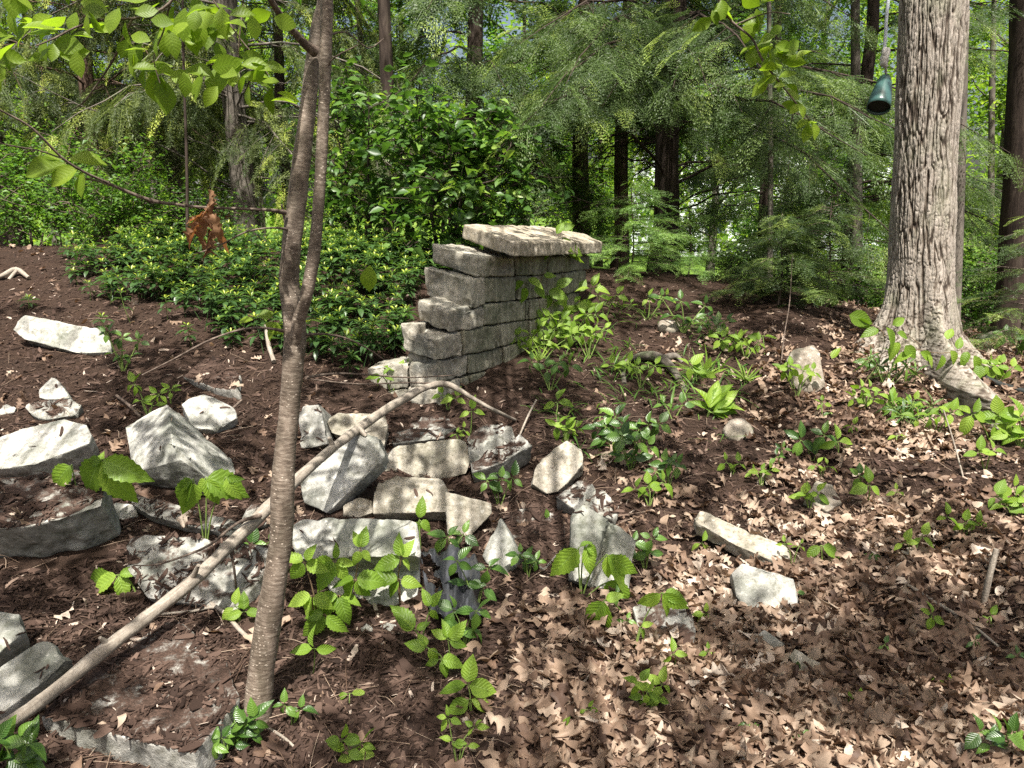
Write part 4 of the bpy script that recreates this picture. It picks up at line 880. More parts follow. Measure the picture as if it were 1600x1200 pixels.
# ---------------------------------------------------------------- foreground sapling
def pxpath(L): return [tuple(at(u, v, Y)) for (u, v, Y) in L]
def depth_of(p): return p[1] * math.cos(PITCH) - (p[2] - CAMZ) * math.sin(PITCH)
def pxtube(acc, L, n=12, sub=5, **kw):
    """L: (u, v, Y, half width px)"""
    P = smooth_path(pxpath([l[:3] for l in L]), sub); W = smooth_path([(l[3], 0, 0) for l in L], sub)[:, 0]
    rr = np.array([w * depth_of(p) / F for w, p in zip(W, P)]); tube(acc, P, rr, n, **kw); return P
sb = ghit(404, 1120); SY = sb.y
sapling = thing("forked_sapling", "slim forked sapling with ringed speckled bark rising through the fallen blocks", "tree", tuple(sb))
a = Acc()
pxtube(a, [(398,1160,SY,30),(402,1118,SY,23),(407,1060,SY+.01,20),(418,980,SY+.02,20.5),(431,900,SY+.02,18),(440,830,SY+.03,17.5),(442,760,SY+.03,17.5),(446,700,SY+.04,16),(452,640,SY+.05,15.5),(457,580,SY+.05,16),(461,530,SY+.06,17.5),(459,490,SY+.06,17),(452,440,SY+.07,15.5),(456,380,SY+.07,15),(463,320,SY+.08,15),(471,250,SY+.09,14),(480,180,SY+.10,13),(488,110,SY+.11,12),(497,50,SY+.12,12),(508,0,SY+.13,12),(518,-80,SY+.15,10),(530,-260,SY+.2,7),(520,-420,SY+.2,3)], 28, 6, wob=.10, ws=22, seed=5)
pxtube(a, [(456,590,SY+.06,4),(460,550,SY+.05,8),(465,510,SY+.035,10),(471,485,SY+.03,10.5),(480,455,SY+.02,10),(490,400,SY+.02,9.5),(497,330,SY+.02,9),(502,250,SY+.02,9),(506,170,SY+.02,9),(509,90,SY+.02,9.5),(511,0,SY+.02,9.5),(512,-90,SY+.02,8),(500,-250,SY,5),(510,-380,SY,2)], 20, 6, wob=.08, ws=22, seed=8)
a.build("trunk", M['sapling'], sapling)
a = Acc()
TW = [[(494,82,SY+.08,9),(478,70,SY+.06,7),(455,45,SY+.02,5.5),(430,12,SY-.05,5),(410,-20,SY-.1,4.5),(350,-90,SY-.15,4),(300,-50,SY-.2,3),(265,5,SY-.22,2.6),(235,22,SY-.22,2.2),(208,29,SY-.22,2),(165,30,SY-.23,1.8),(120,42,SY-.25,1.6),(85,60,SY-.27,1.4),(55,72,SY-.28,1.1)],
 [(207,29,SY-.22,1.8),(192,60,SY-.22,1.7),(180,88,SY-.22,1.6),(160,120,SY-.2,1.4),(132,158,SY-.2,1.0),(112,172,SY-.2,.7)],
 [(445,332,SY+.05,4.5),(420,328,SY,2.8),(370,326,SY-.03,2.4),(320,324,SY-.06,2.3),(280,320,SY-.08,2.6),(240,314,SY-.1,3.2),(200,300,SY-.13,2.8),(165,284,SY-.16,2.4),(130,268,SY-.2,2.2),(95,245,SY-.24,2),(50,200,SY-.28,1.8),(0,172,SY-.32,1.6),(-60,140,SY-.4,1.2)],
 [(238,316,SY-.1,2.4),(205,302,SY-.12,2),(160,285,SY-.12,2),(125,277,SY-.12,1.6)],
 [(95,247,SY-.24,1.4),(60,235,SY-.26,1.3),(20,228,SY-.3,1.2),(-40,215,SY-.35,1)],
 [(446,518,SY+.05,3.6),(425,514,SY+.02,2.4),(400,512,SY,2.1),(365,518,SY-.02,1.9),(320,535,SY-.03,1.8),(270,562,SY-.03,1.6),(222,586,SY-.04,1.2)],
 [(478,523,SY+.06,2.4),(510,522,SY+.1,1.8),(545,530,SY+.14,1.5),(575,545,SY+.18,1.2),(600,562,SY+.2,.8)],
 [(478,590,SY+.05,3),(520,584,SY+.15,2),(570,585,SY+.25,1.6),(640,590,SY+.35,1.2),(710,586,SY+.45,.8)],
 [(448,358,SY+.05,2.6),(425,356,SY,1.6),(385,362,SY-.04,1.4),(340,385,SY-.06,1.2),(300,398,SY-.08,.8)],
 [(440,320,SY+.1,1.6),(446,360,SY+.12,1.5),(440,400,SY+.1,1.3)],
 [(380,10,SY-.16,1.6),(374,60,SY-.18,1.3),(372,100,SY-.18,1)],
 [(300,-45,SY-.2,1.6),(340,10,SY-.2,1.4),(375,60,SY-.2,1.2),(400,90,SY-.2,1),(420,118,SY-.2,.8)],
 [(265,8,SY-.22,1.6),(255,50,SY-.2,1.3),(240,90,SY-.2,1),(250,130,SY-.2,.8)],
 [(503,60,SY+.1,2.4),(540,50,SY+.2,1.2),(575,75,SY+.3,1),(600,60,SY+.35,.7)],
 [(509,110,SY+.02,1.8),(522,90,SY,1.2),(560,70,SY,.9)]]
for L in TW:
    a = Acc(); pxtube(a, L, 6, 3, wob=.1, ws=60); a.build("twig", M['twig'], sapling)
LV = [leaf_tpl(14, w, f, d, .10, peak=pk, wave=wv) for (w, f, d, pk, wv) in ((.62,.12,.15,.38,.05),(.58,.22,.3,.42,.07),(.66,.05,.4,.36,.06),(.55,.3,.1,.4,.04))]
LE = [leaf_tpl(10, w, f, d, 0, peak=.52, wave=.03) for (w, f, d) in ((.62,.1,.15),(.55,.25,.3),(.7,.05,.25),(.58,.3,.1))]
CB = np.array([0, -math.cos(PITCH), math.sin(PITCH)])
def blade(acc, tpls, u, v, Y, ang, ln, mixu=.5, dep=0, rnd=None, jit=.25, T=None):
    T = np.array(at(u, v, Y)) if T is None else np.array(T); L = ln / F * depth_of(T); b = R(ang)
    up = np.array([0, math.sin(PITCH), math.cos(PITCH)]); D = np.array([1, 0, 0]) * math.cos(b) + up * math.sin(b) + CB * (dep + random.uniform(-.25, .25))
    nrm = CB * (1 - mixu) + np.array([0, 0, 1]) * mixu + rng.normal(0, jit, 3)
    acc.inst(random.choice(tpls), frames(D[None], None, nrm), T[None], [random.random() if rnd is None else rnd], float(L * np.linalg.norm(D)))
a = Acc()
clusters = [(40,10,70,7,48),(130,5,60,9,46),(20,100,45,5,45),(75,45,35,6,44),(30,50,30,4,50),(90,60,25,4,42),(190,35,35,5,40),(235,100,25,7,42),(255,60,25,6,42),(290,30,35,8,45),(340,15,40,8,44),(320,60,25,5,38),
  (330,110,30,6,46),(370,100,25,6,42),(400,125,28,8,40),(425,130,20,5,38),(215,70,20,4,40),(100,80,25,4,40),(180,5,30,4,40),(250,5,30,4,42),(385,50,18,3,40),(410,20,20,3,38),(0,110,25,4,48)]
for (cu, cv, sp, n_, ln) in clusters:
    for _ in range(n_):
        blade(a, LE, random.gauss(cu, sp * .6), random.gauss(cv, sp * .5), SY - .2 + random.uniform(-.08, .08), random.choice((random.uniform(-30, 30), random.uniform(150, 210), random.uniform(240, 300))), ln * random.uniform(.7, 1.15), .35, jit=.45)
for (u, v, g, l) in [(100,256,200,62),(122,262,220,50),(130,268,262,42),(95,250,155,40),(108,250,8,52),(250,120,285,62),(238,112,275,52),(340,105,265,50),(300,45,275,40)]: blade(a, LE, u, v, SY - .15, g, l, .3)
for (u, v, g, l) in [(578,415,262,42),(430,505,250,30),(404,495,20,24),(395,500,180,26),(415,505,-30,30)]: blade(a, LE, u, v, SY + .1, g, l, .3)
for _ in range(26):   # unseen crown above the view, leaf clumps added to dapple the mulch bank
    cx_, cy_, cz_ = random.uniform(-2.2, .1), random.uniform(1.1, 2.5), random.uniform(2.45, 3.3)
    if -1.0 < cx_ < -.15: cy_ = random.uniform(1.75, 2.5)
    if cy_ > 1.5 and (cz_ - CAMZ) / cy_ < .36: cz_ = CAMZ + .42 * cy_
    n_ = random.randint(5, 12); T = np.array([cx_, cy_, cz_]) + rng.normal(0, .11, (n_, 3)); inst_many(a, LE, rdir(n_, -.7, .1), T, rng.uniform(.06, .11, n_), rng.uniform(0, 1, n_), roll=rng.normal(0, .4, n_)); CROWN_AT = globals().setdefault('CROWN_AT', []); CROWN_AT.append((cx_, cy_, cz_))
a.build("leaves", M['saplingleaf'], sapling)
tp_ = np.array(at(515, -300, SY + .17))
for c_ in CROWN_AT:
    a = Acc(); c_ = np.array(c_); tube(a, smooth_path([tuple(tp_ + rng.normal(0, .02, 3)), tuple((tp_ + c_) / 2 + [0, 0, .12]), tuple(c_)], 4), np.linspace(.006, .002, 9), 5); a.build("twig", M['twig'], sapling)
a = Acc()
WL = [leaf_tpl(12, .30, .8, .7, .5, wave=.5), leaf_tpl(12, .24, 1.1, .3, .5, wave=.6), leaf_tpl(12, .34, .7, 1.0, .5, wave=.5)]
for (u, v, g, l) in [(325,298,-70,42),(335,320,255,48),(318,330,240,46),(330,345,230,60),(315,350,225,50),(325,360,270,48),(335,335,280,55),(322,375,265,34),(312,340,200,24)]: blade(a, WL, u, v, SY - .06, g, l, .2, jit=.5)
a.build("withered_leaves", M['rust'], sapling)

# bare fallen pole leaning across the view
tipg = ghit(806, 656)
pole = thing("leaning_branch", "long bare gray branch slanting up behind the sapling and bending down at its tip", "branch", tuple(ghit(100, 1180)))
a = Acc()
pxtube(a, [(u_, v_, y_, w_ * .8) for (u_, v_, y_, w_) in [(-330,1330,1.45,17),(-120,1212,1.5,16),(0,1140,1.58,14.5),(90,1075,1.72,13.5),(170,1010,1.86,13.5),(250,948,2.0,13),(310,900,2.12,12.5),(360,850,2.26,12.5),(400,812,2.38,12),(440,772,2.5,11.5),(480,735,2.66,10.5),(520,700,2.85,9),(560,670,3.05,8.5),(600,642,3.25,8.5),(640,618,3.45,8),(672,603,3.55,6.5),(700,601,3.6,6),(735,620,3.6,4.5),(770,640,3.6,4.2),(806,657,tipg.y,3.2)]], 22, 6, wob=.22, ws=16, seed=11)
for (u, v, Y, du, dv) in ((300,905,2.1,10,-22),(520,698,2.85,-6,-14),(560,668,3.04,12,14),(170,1008,1.86,-14,-12)): pxtube(a, [(u, v, Y, 5), (u + du * .6, v + dv * .6, Y - .01, 4), (u + du, v + dv, Y - .02, 2.6)], 8, 3, wob=.3, ws=60)
a.build("limb", M['pole'], pole)
for L in ([(408,805,2.36,4),(370,818,2.3,2.4),(330,850,2.2,2),(290,868,2.15,1.8),(245,882,2.1,1.4),(208,884,2.1,.9)], [(360,858,2.26,2.5),(366,890,2.25,2),(370,930,2.3,1.8)], [(700,601,3.6,2),(640,598,3.5,1.3),(560,600,3.4,1.2),(480,592,3.3,1)]):
    a = Acc(); pxtube(a, L, 6); a.build("twig", M['twig'], pole)

# overhanging twig with leaves
ov = thing("overhanging_twig", "leafy twig dangling from above in front of the hemlocks, yellow-green oval leaves", "twig", tuple(at(1110, -60, 2.4)))
a = Acc(); OT = [(1040,-400,3.0,5),(1080,-200,2.7,3.5),(1110,-60,2.4,2.6),(1125,5,2.4,2.2),(1145,35,2.4,2),(1175,60,2.4,1.8),(1192,95,2.4,1.7),(1215,125,2.4,1.5),(1243,160,2.4,1.3),(1265,188,2.4,1)]
pxtube(a, OT, 6, 4); pxtube(a, [(1150,38,2.4,1.3),(1200,20,2.38,1),(1235,22,2.36,.7)], 5); a.build("stem", M['twig'], ov)
a = Acc()
for (cu, cv, sp, n_, ln) in [(1130,10,22,7,32),(1185,20,28,8,32),(1190,70,20,9,30),(1212,90,22,10,30),(1205,120,18,7,30),(1220,75,18,5,32),(1245,165,12,4,28),(1268,195,12,6,26),(1230,135,12,3,26)]:
    for _ in range(n_): blade(a, LE, random.gauss(cu, sp * .5), random.gauss(cv, sp * .5), 2.4 + random.uniform(-.05, .05), random.choice((random.uniform(-40, 40), random.uniform(140, 220), random.uniform(240, 300))), ln * random.uniform(.7, 1.15), .35, jit=.45)
a.build("leaves", M['saplingleaf'], ov)

# gnarled roots and loose sticks
def gtube(acc, L, n=8, sub=4, **kw):
    """L: (u, v, height above ground, half width px)"""
    P = [ghit(u, v, h) for (u, v, h, w) in L]; P = smooth_path(P, sub); W = smooth_path([(l[3], 0, 0) for l in L], sub)[:, 0]
    tube(acc, P, np.array([w * depth_of(p) / F for w, p in zip(W, P)]), n, **kw)
def stick(name, label, L, mat='twig', cat="stick", forks=(), **kw):
    o = ghit(*L[0][:2]); r_ = Acc(); gtube(r_, L, wob=.15, ws=30, **kw)
    for f in forks: gtube(r_, f, wob=.15, ws=30)
    ob = r_.build(name, M[mat]); ob.data.transform(Matrix.Translation(-o)); ob.location = o; tag(ob, label, cat, "sticks on the ground" if cat == "stick" else None)
stick("gnarled_root", "gnarled forked root arching out of the eroded soil", [(985,560,.03,4),(1010,556,.05,7),(1032,560,.06,8),(1050,575,.05,6.5),(1060,592,.03,5.5),(1072,612,.0,4)], 'bark_grey', "root", forks=[[(1036,560,.05,6),(1055,556,.03,5),(1066,566,.0,3)], [(975,600,.0,4),(974,575,.03,4.5),(985,560,.03,4)]])
stick("fallen_stick", "forked stick lying on mulch above the long pale slab", [(-40,440,.02,3),(0,432,.03,3.5),(25,421,.05,4),(45,434,.02,3)], 'pole', forks=[[(27,421,.05,3),(14,437,.0,2.5)]])
stick("fallen_stick", "dark short stick poking up beside the ridge-shaped block", [(182,618,.03,2.2),(200,632,.02,2.5),(220,652,.0,2.5)])
stick("fallen_stick", "brown stick propped over the smooth block behind the ridge", [(378,625,.08,1.8),(350,650,.05,2.2),(326,672,.02,2.2)])
stick("fallen_stick", "branching stick on mulch touching the sapling's lower trunk", [(228,962,.01,2),(300,955,.012,2.2),(340,950,.02,3),(375,985,.012,3.8),(392,1000,.0,3)], 'pole', forks=[[(340,950,.02,3),(300,925,.012,2.2),(215,918,.01,1.4)]])
stick("fallen_stick", "weathered stick standing slanted out of the dead leaves by the picture's edge", [(1535,950,-.02,5),(1545,905,.10,4.5),(1557,858,.20,4)], 'pole')
stick("fallen_stick", "long thin stick across the leaf-filled hollow near the slanted standing stick", [(1420,915,.03,3.2),(1460,940,.02,3),(1510,970,.02,2.6),(1560,1010,.02,2)], 'pole')
stick("fallen_stick", "gray stick at the base of the twin-lobed block near the bent branch tip", [(812,680,.01,1.6),(825,650,.05,1.6),(838,625,.10,1.4)], 'pole')
stick("fallen_stick", "curved gray stick below the white bright leaning block on leaf litter", [(890,1160,.01,1.4),(890,1125,.012,2),(896,1090,.02,2.2),(920,1055,.01,1.4)], 'pole')
stick("fallen_stick", "short gray stick beside the mulch-smothered block rim", [(1018,1015,.012,2.6),(1045,1005,.02,3),(1075,998,.01,2.4)], 'pole')
stick("fallen_stick", "dark fallen stick running down from the lowest pale block", [(1180,1020,.012,3),(1215,1060,.015,3.4),(1250,1120,.012,3.4)], 'pole')
stick("fallen_stick", "bleached twig on the soil under the periwinkle sprig at the sapling base", [(405,1130,.01,2),(440,1150,.012,2.4),(465,1172,.0,2)], 'pole')
stick("fallen_stick", "thin upright dry stalk rising beside the standing brown stone", [(1220,572,0,1.2),(1226,520,.12,1.0),(1234,470,.3,.8),(1238,400,.55,.5)], 'twig')
stick("fallen_stick", "slender dry stalk climbing the leafy slope below the furrowed tree", [(1505,745,0,1.3),(1490,690,.12,1.2),(1474,640,.26,1)], 'pole')
stick("fallen_stick", "pale stick dropped among the ground cover stems", [(428,565,.02,3.5),(420,540,.06,3.5),(415,508,.16,3)], 'pole')
stick("fallen_stick", "fallen limb in shade running past the furrowed tree's roots", [(1505,536,.02,3.4),(1540,525,.05,3),(1600,495,.1,2.6),(1660,475,.12,2)], 'bark_grey')
# black drain hose behind the tree root
stick("black_hose", "black hose curving over the ground behind the furrowed tree's front root", [(1500,545,.02,4),(1512,565,.02,5),(1530,585,.02,5),(1560,600,.02,5),(1600,612,.02,5)], 'seed', "hose")

# crumpled dark plastic sheet with holes
nu, nv = 70, 90; uu, vv = np.meshgrid(np.linspace(0, 1, nu), np.linspace(0, 1, nv)); uu = uu.ravel(); vv = vv.ravel()
c0 = np.array([652, 872]); e1 = np.array([98, 6]); e2 = np.array([18, 112]); pu = c0[0] + uu * e1[0] + vv * e2[0]; pv = c0[1] + uu * e1[1] + vv * e2[1]
corners = [ghit(c0[0] + a_ * e1[0] + b_ * e2[0], c0[1] + a_ * e1[1] + b_ * e2[1], .02) for a_, b_ in ((0, 0), (1, 0), (0, 1), (1, 1))]
c_ = [np.array(c) for c in corners]; P = ((1 - uu) * (1 - vv))[:, None] * c_[0] + (uu * (1 - vv))[:, None] * c_[1] + ((1 - uu) * vv)[:, None] * c_[2] + (uu * vv)[:, None] * c_[3]
P[:, 2] = gz(P[:, 0], P[:, 1]) + .018
fold = fbm(np.stack([uu * 5 + vv * 1.5, vv * 1.6, 0 * uu], 1), 3, 71); P[:, 2] += .035 * (1 - np.abs(fold) * 2.2) + .012 * fbm(np.stack([uu * 9, vv * 9, 0 * uu], 1), 2, 72) + .03 * np.sin(uu * 3.1)
hole = fbm(np.stack([uu * 7, vv * 4.5, 0 * uu + 9], 1), 2, 75) > .36; edge = fbm(np.stack([uu * 4, vv * 4, 0 * uu], 1), 2, 77) * .12
out_ = (np.minimum(uu, 1 - uu) < .04 + np.maximum(0, edge)) | (np.minimum(vv, 1 - vv) < .03 + np.maximum(0, edge))
bad = hole | out_; i, j = np.meshgrid(np.arange(nv - 1), np.arange(nu - 1), indexing='ij'); Q = np.stack([i * nu + j, i * nu + j + 1, (i + 1) * nu + j + 1, (i + 1) * nu + j], -1).reshape(-1, 4); Q = Q[~bad[Q].any(1)]
used = np.unique(Q); mp = -np.ones(len(P), int); mp[used] = np.arange(len(used)); a = Acc(); a.add(P[used], Q=mp[Q])
M['plastic'] = simple("dark_plastic", (.045, .047, .052), .38, .5, 60, .3, bd=.003)
ob = a.build("plastic_sheet", M['plastic']); o_ = Vector(P.mean(0)); ob.data.transform(Matrix.Translation(-o_)); ob.location = o_; md = ob.modifiers.new("solid", 'SOLIDIFY'); md.thickness = .002
tag(ob, "crumpled dark gray plastic sheet with torn holes half under the double-tiered blocks", "plastic sheet")
# ---------------------------------------------------------------- green plants
SD = [leaf_tpl(16, w, f, d, .16, peak=pk, wave=.05) for (w, f, d, pk) in ((.55,.14,.2,.36),(.5,.25,.35,.4),(.6,.08,.45,.34))]
SM = [leaf_tpl(6, w, f, d, 0, peak=pk) for (w, f, d, pk) in ((.55,.2,.2,.38),(.5,.3,.4,.42),(.62,.1,.1,.38))]
ST = [leaf_tpl(7, w, f, d, 0, peak=.45) for (w, f, d) in ((.16,.3,.5),(.2,.3,.3),(.13,.4,.8))]
STN = [leaf_tpl(7, w, .3, d, 0, peak=.45) for w, d in ((.07, .6), (.09, .3), (.06, .9))]
LB = [leaf_tpl(8, w, f, d, 0, peak=.42, wave=.06) for (w, f, d) in ((.42,.35,.25),(.36,.5,.4),(.5,.3,.15))]
M['stemg'] = simple("green_stem", (.14, .20, .05), .5, .3, 80, .3); M['stemr'] = simple("brown_stem", (.15, .10, .06), .6, .3, 80, .3)
def plant(name, label, cat, base, stems, mat='seedling', tpls=None, mixu=.38, sw=1.6, stemmat='stemg', group=None, loc=None, jit=.25):
    """stems: (tip_u, tip_v, dY, [(angle, length px), ...])"""
    tpls = tpls or SD; o = ghit(*base) if loc is None else Vector(loc); root = thing(name, label, cat, tuple(o), group); s = Acc(); l = Acc()
    for (tu, tv, dY, lv) in stems:
        tip = at(tu, tv, o.y + dY); md = (o + tip) / 2 + Vector((random.uniform(-.01, .01), 0, .012)); k = depth_of(tip) / F
        tube(s, smooth_path([tuple(o - Vector((0, 0, .02))), tuple(md), tuple(tip)], 4), np.linspace(sw * k, sw * .55 * k, 9), 5)
        for q in lv:
            ang, ln = q[0], q[1]; off = q[2] if len(q) > 2 else 4
            u2 = tu + off * math.cos(R(ang)); v2 = tv - off * math.sin(R(ang)); yy = o.y + dY - random.uniform(0, .015); T = at(u2, v2, yy)
            tube(s, [tuple(tip), tuple(T)], sw * .4 * k, 4, cap=False); blade(l, tpls, u2, v2, yy, ang, ln, mixu, jit=jit)
    s.build("stem", M[stemmat], root); l.build("leaves", M[mat], root); return root
SG_ = "three-leaved seedlings"
plant("three_leaved_seedling", "largest bright three-leaved seedling, in front of the mulch-strewn block with dark side", "seedling", (136,838), [(160,718,-.06,[(232,82),(-22,78,6),(-62,84,8),(190,30)]),(112,726,.0,[(226,56),(250,30)]),(152,735,.05,[(285,52),(40,30),(75,28)])], group=SG_)
plant("three_leaved_seedling", "ragged three-leaved seedling on tall stems in front of the ridge-shaped block", "seedling", (320,862), [(302,748,-.03,[(235,64),(262,56,8),(215,40)]),(322,745,.0,[(-25,72),(-70,50),(240,30)]),(352,745,.02,[(-10,26),(-60,42)])], group=SG_)
plant("three_leaved_seedling", "low three-leaved seedling beside the long block under the bare branch", "seedling", (214,925), [(184,898,.0,[(212,54),(-65,44),(10,34),(195,60,12)])], group=SG_)
plant("three_leaved_seedling", "tall three-leaved seedling in front of the bright white leaning block", "seedling", (908,932), [(904,856,-.04,[(228,66),(35,20)]),(914,852,-.02,[(-75,46),(-30,30)]),(948,866,-.03,[(-58,72),(-82,40,4),(-35,50,10)]),(968,905,.0,[(-80,48),(225,40)])], group=SG_)
plant("three_leaved_seedling", "drooping three-leaved seedling just below the tall one by the bright leaning block", "seedling", (978,955), [(944,938,-.08,[(268,60),(238,56),(20,30)])], group=SG_)
plant("three_leaved_seedling", "lone drooping seedling over the mulch-smothered block rim", "seedling", (990,1015), [(1034,926,.0,[(-35,48),(-60,42),(215,44),(-12,40,6)]),(1000,980,0,[(20,20),(-60,24)])], group=SG_)
plant("twin_leaved_seedling", "two-leaved seedling by the lower end of the long tan slab", "seedling", (1286,880), [(1283,852,0,[(215,30),(-30,38)])], group=SG_)
NG = "nettle-like plants by the double-tiered blocks"
plant("broad_leaved_plant", "nettle-like plant with broad toothed leaves covering the lower double-tiered block", "plant", (548,958), [(523,876,-.05,[(240,52),(300,40),(80,24),(195,44),(-10,30)]),(563,858,-.04,[(75,34),(110,28),(250,26),(-50,24)]),(555,905,-.06,[(195,44),(-5,52),(240,48),(-60,40)]),(530,930,-.07,[(215,54),(190,40),(-20,36),(-70,48)]),(505,945,-.08,[(225,50),(170,38)])], tpls=SD, stemmat='stemr', group=NG)
plant("broad_leaved_plant", "nettle-like plant reaching up beside the sapling trunk against the double-tiered blocks", "plant", (500,985), [(476,878,-.02,[(160,38),(60,30),(230,40),(-20,40)]),(488,930,-.04,[(200,44),(-30,40),(250,38)]),(508,960,-.05,[(225,50),(-40,44),(180,30)])], stemmat='stemr', group=NG)
plant("broad_leaved_plant", "nettle-like plant at the free end of the lower double-tiered block", "plant", (625,945), [(627,872,-.03,[(100,36),(60,30),(200,46),(-40,20)]),(624,905,-.04,[(175,60),(-15,34),(230,30)])], stemmat='stemr', group=NG)
plant("broad_leaved_plant", "plant with one large upright leaf in front of the plastic sheet", "plant", (655,1012), [(648,985,-.02,[(130,54),(150,30),(30,24)]),(672,950,0,[(110,30),(60,30),(-60,20)])], stemmat='stemg', group=NG)
plant("broad_leaved_plant", "bright lime plant on mulch directly below the plastic sheet", "plant", (700,1050), [(668,1012,0,[(165,34),(120,24),(-50,28)]),(700,1000,-.02,[(100,30),(40,38),(150,30),(-20,30)]),(688,1030,-.03,[(200,24),(-10,40),(-60,28)])], stemmat='stemg')
plant("broad_leaved_plant", "small toothed leaves rising between the two tiers beside the hexagonal block", "plant", (658,862), [(655,812,0,[(80,34),(-40,26),(250,26)])])
def auto(name, label, cat, base, h, n, ln, mat='seedling', tpls=None, spread=.6, nl=4, group=None, stemmat='stemg', mixu=.55, droop=(-60, 60), sw=1.3):
    if name == 'leafy_weed': ln *= .88; h *= .9; spread = random.uniform(.6, 1.1)
    u, v = base; st = []
    for k in range(n):
        f = (k + .5) / n - .5; tu = u + f * h * spread * 2 + random.uniform(-.1, .1) * h; tv = v - h * random.uniform(.55, 1.05)
        st.append((tu, tv, random.uniform(-.04, .04), [((a_ + random.uniform(-25, 25)), ln * random.uniform(.55, 1.0)) for a_ in [(-20 + 360 * q / nl) if nl > 3 else (200, -20, 80)[q % 3] for q in range(nl)]]))
        if h > 45: st.append(((tu + u) / 2, (tv + v) / 2, 0, [(random.uniform(150, 220), ln * .8), (random.uniform(-40, 30), ln * .8)]))
    return plant(name, label, cat, base, st, mat, tpls or SM, mixu, sw, stemmat, group)
D_ = 'darkleaf'
PW = "glossy periwinkle-like sprigs"
